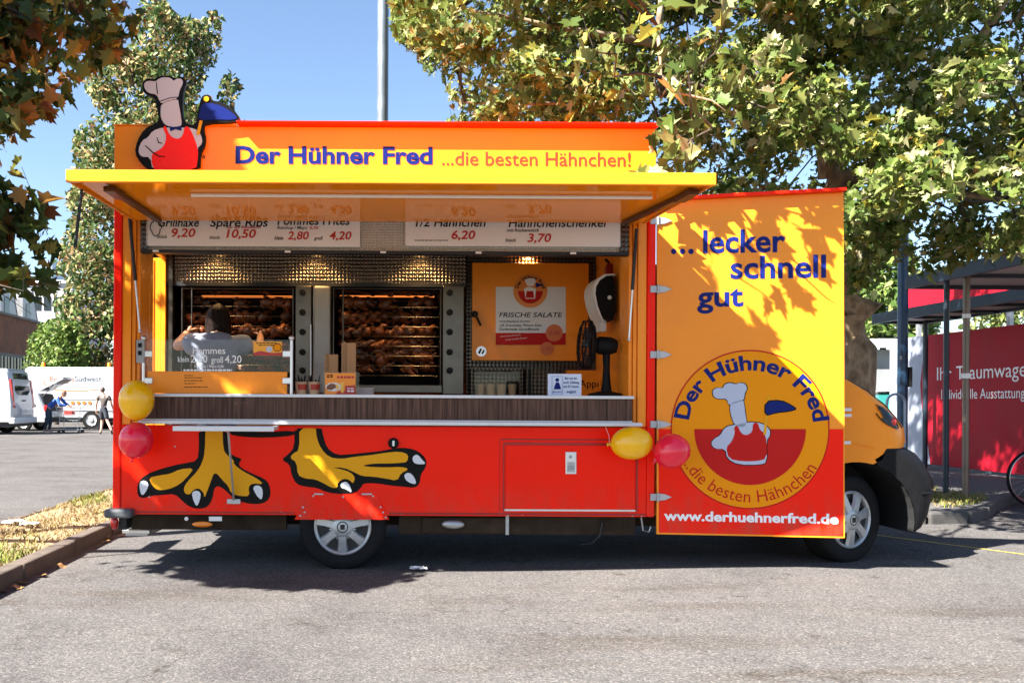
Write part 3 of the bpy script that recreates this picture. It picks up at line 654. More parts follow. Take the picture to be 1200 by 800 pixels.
wheel((WR.x, .05, .327), (0, -1, 0), .336, .21); wheel((WR.x, 2.05, .327), (0, 1, 0), .336, .21)
wf = atY(998, 606.5, .17); fz = gz(3.7) + .330
wheel((wf.x, .17, fz), (math.sin(R(24)), -math.cos(R(24)), 0), .345, .215); wheel((wf.x, 1.93, fz), (-math.sin(R(24)), math.cos(R(24)), 0), .345, .215)
mb = MB(); mb.tube([(WR.x, .28, .33), (WR.x, 1.85, .33)], .05, 10); mb.tube([(wf.x, .40, fz), (wf.x, 1.7, fz)], .05, 10); mb.build("axle", CHAS, T)

# ------------------------------------------------------------------ swung-open side door
TH = math.asin(.26 / 1.326); DN = Vector((-math.sin(TH), -math.cos(TH), 0)); DU = Vector((math.cos(TH), -math.sin(TH), 0)); DP = Vector((2.078, -.005, 0)); ZV = Vector((0, 0, 1))
def door(px, py, off=.003):
    d = at(px, py, 1.0) - CAM; t = (DP + DN * off - CAM).dot(DN) / d.dot(DN); return CAM + d * t
Q = [door(770, 236.5, 0), door(988.5, 225.5, 0), door(990, 630, 0), door(769.5, 625.5, 0)]
mb = MB(); mb.prism(Q, -DN * .042); DO = mb.build("side_door", YEL, T, bevel=.003)
mb = MB(); mb.poly([door(772, 502.5, .002), door(988.3, 502.5, .002), door(988.3, 628, .002), door(772, 623.6, .002)]); mb.build("red_print", RED, DO)
mb = MB(); a, b = Q[0], Q[1]; mb.prism([a + ZV * .002 - DN * .045, b + ZV * .002 - DN * .045, b + ZV * .002 + DN * .068, a + ZV * .002 + DN * .068], ZV * .018); mb.build("door_trim", RED, DO)
text_px("lettering", [("lecker", 824, 920.5, 296, 270.5, -1.5), ("schnell", 856, 968, 326, 301, -1.5), ("gut", 817, 871, 359, 335.5, -1.0)], door, BLUE, DO, bold=.022)
for q in (789.5, 799.8, 809.8): flat("lettering", [circle(q, 294.6, 3.2, 20)], door, BLUE, DO)
text_px("lettering", [("www.derhuehnerfred.de", 778, 982.5, 609, 598.5, 4.2)], door, WHITE, DO, bold=.032)
EC = (879.0, 503.0)
ec = lambda off: (lambda x, y: door(x, y, off))
flat("emblem_rim_print", [circle(*EC, 93.2, 72)], ec(.0035), DRED, DO); flat("emblem_ring_print", [circle(*EC, 91.6, 72)], ec(.005), MUST, DO)
flat("emblem_bowl_print", [circle(EC[0], EC[1] - .5, 65.5, 48, 0, 180)], ec(.0065), DRED, DO)
mb = MB(); arc_text(mb, "Der Hühner Fred", door(*EC, .0065), DU, ZV, 69.5 * .00638, 16.5 * .00638, 171, 8, bold=.028); mb.build("lettering", BLUE, DO, recalc=False)
mb = MB(); arc_text(mb, "...die besten Hähnchen", door(*EC, .0065), DU, ZV, 85 * .00638, 14 * .00638, 207, 329, inside=True); mb.build("lettering", DRED, DO, recalc=False)
def em(off): return lambda x, y: door(780 + x / 4.445, 420 + y / 4.445, off)
def edec(name, pl, m, off, it=1): flat(name, [smooth_loop(pl, it)], em(off), m, DO)
ECAP = [(247, 190), (245, 165), (270, 150), (300, 155), (306, 135), (335, 125), (366, 135), (385, 125), (414, 130), (426, 155), (412, 180), (408, 218), (365, 228), (330, 245), (318, 208), (290, 210), (260, 206)]
EJK = [(285, 400), (310, 355), (360, 345), (430, 330), (500, 335), (542, 365), (545, 400), (525, 425), (528, 540), (490, 552), (380, 552), (320, 520), (312, 470), (255, 470), (235, 440), (255, 415)]
ENK = [(335, 265), (338, 232), (370, 222), (404, 214), (410, 240), (415, 290), (425, 340), (400, 360), (360, 345), (345, 310)]
def grow(pl, k): 
    cx = sum(p[0] for p in pl) / len(pl); cy = sum(p[1] for p in pl) / len(pl)
    out = []
    for x, y in pl:
        d = math.hypot(x - cx, y - cy) or 1; out.append((x + (x - cx) / d * k, y + (y - cy) / d * k))
    return out
for q in (ECAP, EJK, ENK): edec("outline_print", grow(q, 5), BLACKP, .0075)
EW = mat("emblem_white_print", (.42, .46, .58), .45)
for q in (ECAP, EJK, ENK): edec("emblem_white_print", q, EW, .0085)
edec("apron_print", [(355, 358), (375, 345), (392, 388), (420, 400), (452, 382), (455, 335), (480, 333), (492, 372), (512, 385), (528, 430), (526, 520), (480, 533), (400, 535), (330, 522), (314, 462), (345, 432), (362, 385)], DRED, .0095)
edec("pennant_print", grow([(518, 300), (520, 222), (600, 218), (650, 240), (685, 264), (640, 275), (580, 280)], 5), BLACKP, .0085)
edec("pennant_print", [(520, 298), (522, 224), (600, 220), (650, 242), (680, 263), (640, 272), (580, 277)], BLUE, .0095)
flat("pole_print", [[(509, 395), (522, 397), (534, 298), (520, 296)]], em(.010), CLAWY, DO); flat("knob_print", [circle(537, 206, 11)], em(.010), CLAWY, DO)
for py in (259, 339, 415.5, 497, 582):
    py2 = py
    c = door(770, py, .0); mb = MB(); w = .028
    mb.box(c.x - .055, c.x + .004, -.020, -.0065, c.z - .026, c.z + .026)
    mb.prism([door(771, py, .003) + ZV * .028, door(771, py, .003) - ZV * .028, door(779, py, .003) - ZV * .022, door(787, py, .003), door(779, py, .003) + ZV * .022], DN * .012)
    mb.tube([(c.x + .002, -.024, c.z - .034), (c.x + .002, -.024, c.z + .034)], .010, 10)
    mb.build("hinge", GALV, T, bevel=.002)
# ------------------------------------------------------------------ cab
YE = 0.10; YMID = 1.05
def recede(y):
    t = min(max((y - YE) / .50, 0), 1); return 1 - math.sqrt(max(0, 1 - (1 - t) ** 2))
# (x, z, how far the point is pulled back at the corner, how far it drops at the side)
HOOD = [(4.17, .90, .22, 0), (4.205, 1.00, .23, 0), (4.19, 1.10, .22, 0), (4.115, 1.19, .19, .01), (4.0, 1.29, .14, .02), (3.82, 1.405, .08, .03), (3.63, 1.50, .03, .04), (3.42, 1.575, .0, .05), (3.30, 1.66, .0, .03), (3.0, 2.06, 0, .02), (2.78, 2.30, 0, .03), (2.55, 2.38, 0, .06), (2.10, 2.40, 0, .06)]
ysl = [YE, .103, .108, .116, .128, .145, .17, .20, .24, .29, .35, .42, .50, .6, .8, 1.05]; ysl = ysl + [2 * YMID - y for y in ysl[-2::-1]]
def crow(prof, y):
    r = recede(y if y <= YMID else 2 * YMID - y); yb = (y - YMID)
    bul = .10 * (1 - (yb / .95) ** 2)
    return [Vector((x - f * 1.35 * r + bul * f * 4 * .35, y, z - g_ * r)) for x, z, f, g_ in prof]
rows = [crow(HOOD, y) for y in ysl]
mb = MB(); mb.grid(rows)
def side_outline(y):
    top = crow(HOOD, YE)
    top = [Vector((p.x, y, p.z)) for p in top]
    arch = [Vector((wf.x + .455 * math.cos(R(a)), y, fz + .455 * math.sin(R(a)))) for a in range(74, 176, 7)]
    low = [Vector((wf.x - .45, y, .42)), Vector((2.10, y, .42))]
    front = [Vector((top[0].x - .015, y, .86))]
    return list(reversed(top)) + front + arch + low
for y in (YE, 2 * YMID - YE): mb.poly(side_outline(y))
CAB = mb.build("cab", YEL, T, smooth=50)
# windows
mb = MB(); g0 = [p + Vector((.012, 0, .012)) for p in crow(HOOD, .2)[8:11]]; g1 = [p + Vector((.012, 0, .012)) for p in crow(HOOD, 1.9)[8:11]]; gm = [p + Vector((.012, 0, .012)) for p in crow(HOOD, 1.05)[8:11]]
mb.grid([g0, gm, g1]); mb.build("windscreen", CARGLASS, CAB)
for y in (YE - .004, 2 * YMID - YE + .004):
    mb = MB(); mb.poly([(2.35, y, 1.50), (3.20, y, 1.50), (3.05, y, 1.85), (2.80, y, 2.20), (2.35, y, 2.22)]); mb.build("side_window", CARGLASS, CAB)
mb = MB()
for x, z in ((3.575, 1.245), (3.575, 1.20), (3.57, .99)): mb.box(x - .02, x + .035, YE - .012, YE - .001, z - .012, z + .012)
mb.build("door_catch", WPLAS, CAB)
# lower bumper and valance
BUMP = [(4.16, .30, .04, 0), (4.28, .33, .12, 0), (4.36, .42, .17, 0), (4.40, .58, .18, 0), (4.39, .72, .18, 0), (4.34, .82, .20, 0), (4.28, .90, .22, 0), (4.20, .945, .23, 0)]
mb = MB(); rows = [crow(BUMP, y) for y in ysl]; mb.grid(rows)
for y in (YE, 2 * YMID - YE):
    e = [Vector((p.x, y, p.z)) for p in crow(BUMP, YE)]
    back = [Vector((3.86, y, .90)), Vector((3.80, y, .86))] + [Vector((wf.x + .455 * math.cos(R(a)), y, fz + .455 * math.sin(R(a)))) for a in (68, 55, 42, 28, 14, 0, -8)]
    mb.poly(e + back)
BM = mb.build("bumper", BLKPL, CAB, smooth=45)
mb = MB(); mb.box(4.30, 4.44, .55, 1.55, .50, .62); mb.box(4.20, 4.30, .6, 1.5, .70, .86); mb.build("grille", DARK, CAB, bevel=.01)
# wheel-arch liner
mb = MB(); n = 14; pr = [[Vector((wf.x + .452 * math.cos(R(a)), y, fz + .452 * math.sin(R(a)))) for a in range(-12, 193, 12)] for y in (YE + .004, .62)]
mb.grid(pr); e0 = [p for p in pr[1]]; mb.poly(e0); mb.build("wheel_arch", mat("arch_liner", (.008, .008, .009), .8), CAB)
# side crease of the wing
mb = MB(); mb.tube([(3.30, YE - .002, .985), (3.55, YE - .002, .985), (3.68, YE - .002, .975), (3.80, YE - .002, .95)], .007, 6); mb.build("wing_crease", YEL, CAB)
def hl(px, py):
    """a point on the front corner of the cab seen at that pixel"""
    d = at(px, py, 1.0) - CAM; best = None
    rws = [crow(HOOD, y) for y in [YE + .5 * i / 24 for i in range(25)]]
    for i in range(24):
        for k in range(len(HOOD) - 1):
            q = (rws[i][k], rws[i][k + 1], rws[i + 1][k + 1], rws[i + 1][k])
            for tri in ((q[0], q[1], q[2]), (q[0], q[2], q[3])):
                from mathutils.geometry import intersect_ray_tri
                h = intersect_ray_tri(*tri, d, CAM, True)
                if h is not None and (best is None or (h - CAM).length < best): best = (h - CAM).length
    if best is None: best = (at(px, py, 6.5 + YE) - CAM).length
    return CAM + d.normalized() * (best - .022)
HLP = [(1020, 472), (1029, 474), (1038, 479), (1046, 487), (1052, 496), (1054, 503), (1047, 501), (1038, 496), (1030, 488)]
hcx = sum(p_[0] for p_ in HLP) / len(HLP); hcy = sum(p_[1] for p_ in HLP) / len(HLP); HS = smooth_loop(HLP, 1); nh = len(HS)
mb = MB(); rings = [[hl(hcx + (x - hcx) * t, hcy + (y - hcy) * t) for x, y in HS] for t in (1, .8, .6, .4, .2, .02)]; hp = rings[0]
mb.grid([[p_ + Vector((0, .06, -.01)) for p_ in hp]] + rings, closed=True)
H1 = mb.build("headlight", LENS, CAB, smooth=60)
mb = MB(); mb.ball(hl(1047, 494) + Vector((0, -.004, 0)), (.022, .008, .032)); mb.build("indicator", TAIL, H1, smooth=80)
mb = MB(); mb.poly([Vector((p.x, 2 * YMID - p.y, p.z)) for p in hp]); mb.build("headlight", LENS, CAB)
for s in (1, -1):
    y = YMID - s * 1.02
    mb = MB(); mb.ball((3.05, y - s * .13, 1.72), (.06, .08, .17)); mb.bar((3.05, y, 1.60), (3.05, y - s * .1, 1.62), .05, .05); mb.build("wing_mirror", BLKPL, CAB, smooth=60)

# bonnet gap, wing gap, fog lamp
mb = MB(); ln = [crow(HOOD, .17)[i] + Vector((.002, -.002, .004)) for i in range(2, 8)]; mb.tube(ln, .004, 5); mb.tube([Vector((p_.x, 2 * YMID - p_.y, p_.z)) for p_ in ln], .004, 5); mb.build("bonnet_gap", DARK, CAB)
mb = MB(); c0 = crow(BUMP, .24)[4]; mb.box(c0.x - .06, c0.x + .012, .20, .30, c0.z - .10, c0.z + .02); mb.build("fog_lamp", LENS, BM, bevel=.02)
mb = MB(); mb.tube([Vector((p_.x + .003, p_.y, .60)) for p_ in [Vector((crow(BUMP, y)[3].x, y, 0)) for y in ysl]], .012, 6); mb.build("bumper_ridge", BLKPL, BM)
# ------------------------------------------------------------------ interior
YO = 1.42                                          # front plane of the rotisserie ovens
def ip(px, py, Y=YO): return atY(px, py, Y)
def ibox(mb, xa, xb, ya, yb, y0, y1, mi=0, Y=None):
    a = atY(xa, yb, y0 if Y is None else Y); b = atY(xb, ya, y0 if Y is None else Y); mb.box(a.x, b.x, y0, y1, a.z, b.z, mi); return mb
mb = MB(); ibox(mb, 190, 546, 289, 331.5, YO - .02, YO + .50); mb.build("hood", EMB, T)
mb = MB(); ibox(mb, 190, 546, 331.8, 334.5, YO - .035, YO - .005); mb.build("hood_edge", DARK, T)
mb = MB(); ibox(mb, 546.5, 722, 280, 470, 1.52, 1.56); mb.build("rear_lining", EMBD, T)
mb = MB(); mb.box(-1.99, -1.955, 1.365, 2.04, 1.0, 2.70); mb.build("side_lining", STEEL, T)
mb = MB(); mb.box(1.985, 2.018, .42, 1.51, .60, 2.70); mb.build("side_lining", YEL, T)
for xa, xb, key in ((212, 345, "left"), (389, 518, "right")):
    a = ip(xa, 457); b = ip(xb, 335)
    mb = MB(); x0, x1, z0, z1 = a.x, b.x, a.z, b.z
    mb.box(x0, x1, 1.98, 2.0, z0, z1); mb.box(x0, x0 + .02, YO, 1.979, z0, z1); mb.box(x1 - .02, x1, YO, 1.979, z0, z1); mb.box(x0 + .021, x1 - .021, YO, 1.979, z1 - .02, z1); mb.box(x0 + .021, x1 - .021, YO, 1.979, z0, z0 + .02)
    OV = mb.build("rotisserie_oven", OVEN, T)
    mb = MB()
    for z in (z0 + .03, z1 - .03): mb.tube([(x0, YO - .012, z), (x1, YO - .012, z)], .008, 8)
    for x in (x0 + .01, x0 + .10, x1 - .01): mb.tube([(x, YO - .012, z0 + .02), (x, YO - .012, z1 - .02)], .007, 8)
    mb.build("door_frame", STEEL, OV)
    for py in (338, 348, 392, 411, 440, 452):
        mb = MB(); z = ip(300, py).z; mb.tube([(x0 + .03, 1.66, z), (x1 - .03, 1.66, z)], .006, 6); mb.build("spit", STEEL, OV)
    for q in range(9): mb = MB(); z = ip(300, 347 + 11.5 * q).z; mb.tube([(x0 + .03, YO + .05, z), (x1 - .03, YO + .05, z)], .0028, 5); mb.build("rack_bar", STEEL, OV)
    for q in range(6):
        mb = MB(); z = ip(300, 350 + 16.5 * q).z; mb.tube([(x1 - .02, YO + .03, z), (x1 + .10, YO - .008, z)], .006, 6); mb.build("spit_end", STEEL, OV)
    mb = MB()
    for z in (z1 - .055, ): mb.tube([(x0 + .05, 1.80, z), (x1 - .05, 1.80, z)], .010, 8)
    mb.build("added_glow_rod", mat("added_rod_glow", (.2, .03, .01), .5, emit=(1.0, .26, .05), estr=.2), OV)  # unseen glowing rod added to cast warm light on the chickens
    mb = MB(); mb.box(x0, x1, YO - .06, YO - .014, z0 - .02, z0 + .05); mb.build("drip_tray", STEEL, OV, bevel=.004)
def knobs(px, Y):
    for py in (343, 366, 389, 412.5, 434): mb = MB(); mb.lathe([(.030, 0), (.028, .03), (.0, .032)], ip(px, py, Y), (0, -1, 0), 18); mb.build("knob", BLKPL, T, smooth=40)
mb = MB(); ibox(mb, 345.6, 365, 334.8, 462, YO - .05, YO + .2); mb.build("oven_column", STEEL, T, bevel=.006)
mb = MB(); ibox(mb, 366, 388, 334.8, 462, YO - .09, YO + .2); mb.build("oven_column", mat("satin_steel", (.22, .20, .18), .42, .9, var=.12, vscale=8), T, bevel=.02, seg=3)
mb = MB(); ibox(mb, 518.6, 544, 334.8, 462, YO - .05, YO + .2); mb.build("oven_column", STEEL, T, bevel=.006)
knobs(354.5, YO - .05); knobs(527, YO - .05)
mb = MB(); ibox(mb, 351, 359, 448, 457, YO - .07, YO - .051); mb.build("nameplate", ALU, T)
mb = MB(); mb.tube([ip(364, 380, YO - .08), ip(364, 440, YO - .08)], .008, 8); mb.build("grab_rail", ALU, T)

# roast chickens on the spits
CHK = mat("roast_chicken_skin", (.12, .030, .006), .42, var=.7, vscale=14, bump=.7, bscale=45, coat=.08)
def chicken():
    mb = MB(); mb.ball((0, 0, 0), (.062, .056, .044), 14)
    for s in (1, -1):
        mb.tube([(.035, s * .032, -.008), (.065, s * .04, -.026), (.092, s * .022, -.036)], [.025, .019, .008], 8); mb.tube([(-.02, s * .044, .011), (-.044, s * .062, -.008), (-.008, s * .07, -.015)], [.015, .012, .009], 8)
    for i, p in enumerate(mb.v): mb.v[i] = (p[0] + .006 * math.sin(p[1] * 60), p[1], p[2] + .005 * math.sin(p[0] * 50 + p[1] * 30))
    return mb
def vary(m):
    nt = m.node_tree; N = nt.nodes; L = nt.links; b = N["Principled BSDF"]; src = b.inputs["Base Color"].links[0].from_socket
    oi = N.new("ShaderNodeObjectInfo"); mr = N.new("ShaderNodeMapRange"); mr.inputs[3].default_value = .35; mr.inputs[4].default_value = 2.1; L.new(oi.outputs["Random"], mr.inputs[0])
    vm = N.new("ShaderNodeVectorMath"); vm.operation = 'SCALE'; L.new(src, vm.inputs[0]); L.new(mr.outputs[0], vm.inputs["Scale"]); L.new(vm.outputs[0], b.inputs["Base Color"])
vary(CHK)
C0 = None
for (xa, xb, lab) in ((218, 344, "golden brown roast chicken on a spit behind the woman in the left oven"), (396, 506, "dark brown roast chicken on a spit in the right-hand oven")):
    x0, x1 = ip(xa, 400, 1.6).x + .08, ip(xb, 400, 1.6).x - .02
    for r_, (py, yy) in enumerate(((345, 1.72), (358, 1.64), (371, 1.58), (384, 1.55), (397, 1.53), (410, 1.55), (423, 1.58), (436, 1.64))):
        nn = 9
        for i in range(nn):
            if r_ == 7 and i % 2: continue
            if r_ in (0, 1) and random.random() < .45: continue
            if random.random() < .05: continue
            x = x0 + (x1 - x0) * (i + .5 * (r_ % 2) * .6 + rnd(-.25, .25)) / (nn - .6); yy += rnd(-.02, .03); z = ip(300, py, yy).z; rot = (rnd(-.5, .5) + r_ * .9, rnd(-.3, .3), rnd(-.5, .5))
            if C0 is None:
                C0 = chicken().build("roast_chicken", CHK, smooth=60); tag(C0, lab, "chicken", "roast chickens on the oven spits"); C0.location = (x, yy, z); C0.rotation_euler = rot
            else:
                k_ = dup(C0, (x, yy, z), lab, rot); k_.scale = (rnd(.8, 1.2), rnd(.85, 1.2), rnd(.85, 1.15))
# ceiling spots that are lit
LAMPM = mat("lit_spot", (.9, .7, .4), .4, emit=(1.0, .62, .25), estr=14)
for px, Y in ((248, 1.22), (368, 1.22), (494, 1.22), (620, 1.487)):
    p = ip(px, 291, Y); z = 2.715; mb = MB(); mb.lathe([(.035, 0), (.035, .03), (.03, .03)], (p.x, Y, z), (0, 0, -1), 16); h = mb.build("ceiling_spot", ALU, T)
    mb = MB(); mb.lathe([(.0, .026), (.028, .026)], (p.x, Y, z), (0, 0, -1), 16); mb.build("lit_lens", LAMPM, h)
    l = bpy.data.lights.new("spot_lamp", 'SPOT'); l.energy = 6; l.color = (1, .60, .24); l.spot_size = R(110); l.spot_blend = .7; l.shadow_soft_size = .03
    lo = bpy.data.objects.new("spot_lamp", l); COL.objects.link(lo); lo.parent = h; lo.location = Vector((p.x, Y, z - .035)) - WL[h.name]; lo.rotation_euler = Vector((0, .22, -1)).to_track_quat('-Z', 'Y').to_euler()
# yellow cupboard with the salad poster
mb = MB(); ibox(mb, 553, 690, 308.5, 422, 1.46, 1.515); CB = mb.build("cupboard", YEL, T, bevel=.004)
cb = lambda off: (lambda x, y: atY(x, y, 1.46 - off))
flat("poster", [(0, [(581, 336), (663, 336), (663, 404), (581, 404)]), (1, [(581, 390), (663, 390), (663, 404), (581, 404)])], cb(.003), [PBW, DRED], CB)
flat("poster_band", [[(581, 390), (663, 390), (663, 403.7), (581, 403.7)]], cb(.005), DRED, CB)
flat("emblem_print", [circle(621.5, 340.5, 20)], cb(.006), mat("pale_orange_print", (.75, .22, .02), .4), CB); flat("emblem_print", [circle(621.5, 341, 14.5, 32, 0, 180)], cb(.0075), DRED, CB)
mb = MB(); U = Vector((1, 0, 0)); arc_text(mb, "Der Hühner Fred", cb(.008)(621.5, 341), U, ZV, 14.3 * .00796, 4 * .00796, 168, 12, bold=.03); mb.build("lettering", BLACKP, CB, recalc=False)
flat("cap_print", [[(616, 331), (615, 328), (619, 326), (626, 326), (628, 329), (625, 335), (618, 335)], [(614, 338), (620, 336), (628, 338), (627, 350), (616, 350)]], cb(.0085), WHITE, CB); flat("apron_print", [[(617, 341), (625, 341), (626, 349), (616, 349)]], cb(.0095), DRED, CB); flat("pennant_print", [[(628, 337), (628, 331), (637, 334)]], cb(.009), BLUE, CB)
text_px("lettering", [("FRISCHE SALATE", 585, 659, 371.5, 366), ("verschiedene Sorten", 585, 621, 377.5, 375), ("z.B. Krautsalat, Fitness-Salat,", 585, 635, 382.3, 379.5), ("Gurkensalat, Kartoffelsalat", 585, 632, 387, 384)], cb(.005), BLACKP, CB, shear=.18, bold=.01)
text_px("lettering", [("ohne Geschmacks-", 586, 611, 395, 393, -2), ("verstärker", 592, 618, 399, 397, -2.5)], cb(.0065), PBW, CB)
flat("price_seal", [circle(649.5, 390, 10, 28), circle(641, 408.5, 8, 28)], cb(.008), mat("seal_orange", (.62, .13, .015), .4), CB)
text_px("lettering", [("2,00", 643.5, 656, 392.5, 387.5), ("1,50", 637, 645.5, 410, 407)], cb(.0095), PRED, CB)
mb = MB(); c = atY(556, 368, 1.44); mb.lathe([(.03, 0), (.03, .03), (0, .032)], c, (0, -1, 0), 16); mb.bar(c + Vector((0, -.04, 0)), c + Vector((.055, -.05, -.11)), .028, .022); mb.build("lever_handle", BLKPL, CB, bevel=.004)
flat("round_sticker", [circle(564, 411.5, 6, 24)], cb(.003), ALU, CB); flat("sticker_print", [[(560, 413), (563, 408), (565, 409), (562, 415)], [(564, 414), (567, 409), (568, 411), (566, 415)]], cb(.0045), BLACKP, CB)
# glass-fronted counter cooler with cups inside
mb = MB(); a = ip(552, 463, 1.25); b = ip(613, 431, 1.25); x0, x1, z0, z1 = a.x, b.x, a.z - .06, b.z
mb.box(x0, x0 + .03, 1.25, 1.5, z0, z1); mb.box(x1 - .03, x1, 1.25, 1.5, z0, z1); mb.box(x0 + .031, x1 - .031, 1.25, 1.5, z1 - .03, z1); mb.box(x0 + .031, x1 - .031, 1.25, 1.5, z0, z0 + .03); mb.box(x0 + .031, x1 - .031, 1.48, 1.5, z0 + .031, z1 - .031)
COOL = mb.build("drinks_cooler", EMBD, None, bevel=.003); tag(COOL, "small steel glass-fronted cooler below the yellow salad cupboard", "cooler")
mb = MB(); mb.box(x0 + .031, x1 - .031, 1.252, 1.256, z0 + .031, z1 - .031); mb.build("glass_door", GLASS, COOL)
mb = MB(); mb.tube([(x1 + .06, 1.24, z0 + .05), (x1 + .06, 1.24, z1 - .01)], .012, 8); mb.build("door_handle", BLKPL, COOL)
CUPC = mat("waxed_paper_cup", (.55, .36, .20), .6, var=.1)
for i in range(4):
    x = x0 + .09 + i * .10; mb = MB(); mb.lathe([(.0, 0), (.030, 0), (.042, .13), (.045, .135)], (x, 1.36, z0 + .031), (0, 0, 1), 18); o = mb.build("paper_cup", CUPC, smooth=50); tag(o, "brown paper cup standing in the glass-fronted cooler", "cup", "paper cups in the cooler")
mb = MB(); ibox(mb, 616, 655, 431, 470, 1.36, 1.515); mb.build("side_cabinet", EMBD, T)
mb = MB(); ibox(mb, 664, 724, 434, 470, 1.40, 1.515); GA = mb.build("rear_board", YEL, T)
text_px("lettering", [("Guten Appetit", 645, 716, 453.5, 445)], cb(.064), BLACKP, GA)
# things at the right end of the kitchen
mb = MB(); a = atY(714, 330, .95); mb.lathe([(0, -.01), (.035, 0), (.042, .03), (.042, .17), (.02, .21), (0, .215)], (a.x, .95, a.z - .05), (0, 0, 1), 16); FE = mb.build("fire_extinguisher", mat("extinguisher_red", (.30, .012, .01), .3, coat=.4), smooth=50); tag(FE, "small red fire extinguisher high on the orange end wall", "fire extinguisher")
mb = MB(); mb.bar((a.x, .95, a.z + .165), (a.x - .04, .93, a.z + .19), .02, .015); mb.build("nozzle", BLKPL, FE)
# towel dispenser: white curved cover with dark sides
pr = [(0, 0), (-.05, .02), (-.10, .10), (-.12, .20), (-.125, .27), (-.09, .34), (-.03, .375), (.06, .38), (.06, 0)]
c = atY(712, 378, .72); K = 1.0
def td(y): return [Vector((c.x + p[0] * K + .0, y, c.z + .02 + p[1])) for p in smooth_loop(pr, 1)]
mb = MB(); mb.prism(td(.70), (0, .30, 0)); TD = mb.build("towel_dispenser", BLKPL, smooth=40); tag(TD, "black and white paper towel dispenser on the end wall above the fan", "towel dispenser")
e = [Vector((c.x + p[0] - .008, .69, c.z + .02 + p[1])) for p in [(-.045, -.01), (-.075, .05), (-.105, .13), (-.125, .23), (-.12, .29), (-.09, .345), (-.03, .385), (.05, .39)]]
mb = MB(); rows = [[p + Vector((0, yy, 0)) for p in e] for yy in (0, .32)]; rows2 = [[p + Vector((.022, yy, -.012)) for p in e] for yy in (0, .32)]
mb.grid(rows); mb.grid(rows2); mb.grid([rows[0], rows2[0]]); mb.grid([rows[1], rows2[1]]); mb.build("cover", WPLAS, TD, smooth=60)
mb = MB(); mb.box(c.x - .05, c.x + .0, .76, .93, c.z - .07, c.z + .025); mb.build("paper_end", WPLAS, TD)
mb = MB(); mb.lathe([(.018, 0), (.016, .006), (0, .007)], (c.x + .01, .699, c.z + .21), (0, -1, 0), 16); mb.build("keyhole", WPLAS, TD)
# desk fan
fb = atY(709, 464, .28); FZ = 1.341; FAN = empty("desk_fan", (fb.x, .28, FZ), "black desk fan on the counter turned side-on beside the notice card", "fan")
mb = MB(); mb.lathe([(0, .04), (.05, .038), (.13, .018), (.14, .0)], (fb.x, .28, FZ), (0, 0, 1), 28); mb.build("base", BLKPL, FAN, smooth=50)
mb = MB(); mb.lathe([(.045, .03), (.034, .10), (.026, .22), (.03, .34)], (fb.x + .01, .28, FZ), (0, 0, 1), 16); mb.build("stand", BLKPL, FAN, smooth=50)
hc = Vector((fb.x - .02, .28, FZ + .40)); fa = Vector((-.97, .10, .05)).normalized()
mb = MB(); mb.lathe([(0, -.12), (.05, -.11), (.07, -.06), (.072, .03), (.05, .06), (0, .065)], hc, fa, 20); mb.build("motor_housing", BLKPL, FAN, smooth=50)
mb = MB(); cc = hc + fa * .13; s1 = fa.cross(ZV).normalized(); s2 = s1.cross(fa)
def ringp(rad, h, n=28): return [cc + fa * h + (s1 * math.cos(6.2832 * k / n) + s2 * math.sin(6.2832 * k / n)) * rad for k in range(n + 1)]
for rad, h in ((.195, 0), (.19, .03), (.19, -.03), (.15, .05), (.15, -.055), (.10, .06), (.10, -.065), (.05, .065)): mb.tube(ringp(rad, h), .0035 if rad < .19 else .006, 6, caps=False)
for k in range(36):
    a = 6.2832 * k / 36; d = s1 * math.cos(a) + s2 * math.sin(a); mb.tube([cc + fa * .066 + d * .03, cc + fa * .05 + d * .15, cc + fa * .02 + d * .19, cc - fa * .02 + d * .19, cc - fa * .056 + d * .15, cc - fa * .066 + d * .05], .0022, 4)
mb.build("cage", BLKPL, FAN)
mb = MB()
for k in range(3):
    a = 6.2832 * k / 3 + .4; d = s1 * math.cos(a) + s2 * math.sin(a); t = fa.cross(d)
    mb.add([cc + d * .02 - t * .02 - fa * .01, cc + d * .16 - t * .06 - fa * .03, cc + d * .17 + t * .03 + fa * .01, cc + d * .10 + t * .07 + fa * .03, cc + d * .02 + t * .02 + fa * .01], [(0, 1, 2, 3, 4)])
mb.ball(cc, .03); mb.build("fan_blade", mat("smoked_plastic", (.05, .05, .055), .3), FAN, recalc=False)
# notice card
def stand_card(name, xa, xb, ya, yb, Y, m, label, cat, thick=.012):
    a = atY(xa, yb, Y); b = atY(xb, ya, Y); z0 = 1.341; mb = MB(); mb.box(a.x, b.x, Y, Y + thick, z0, b.z); o = mb.build(name, m, bevel=.002); return tag(o, label, cat)
NC = stand_card("notice_card", 642, 681.5, 438, 464, .12, mat("notice_blue_white", (.62, .68, .80), .4), "white card notice with blue text standing on the counter left of the fan", "notice")
nf = lambda off: (lambda x, y: atY(x, y, .12 - off))
text_px("lettering", [("Bei uns ist", 662, 676, 444.3, 441.6), ("auch Zahlung", 660.5, 678.5, 449.2, 446.4), ("mit EC-Karte", 660.5, 678, 454, 451.3), ("möglich!", 664, 675, 460.2, 457.2), ("girocard", 647.5, 658, 459.5, 457.6)], nf(.003), BLUE, NC, bold=.015)
flat("card_symbol_print", [[(650, 452), (651.5, 448), (655, 448), (656.5, 452), (657.5, 456), (649, 456)], circle(653, 445, 2.2, 14)], nf(.003), BLUE, NC)
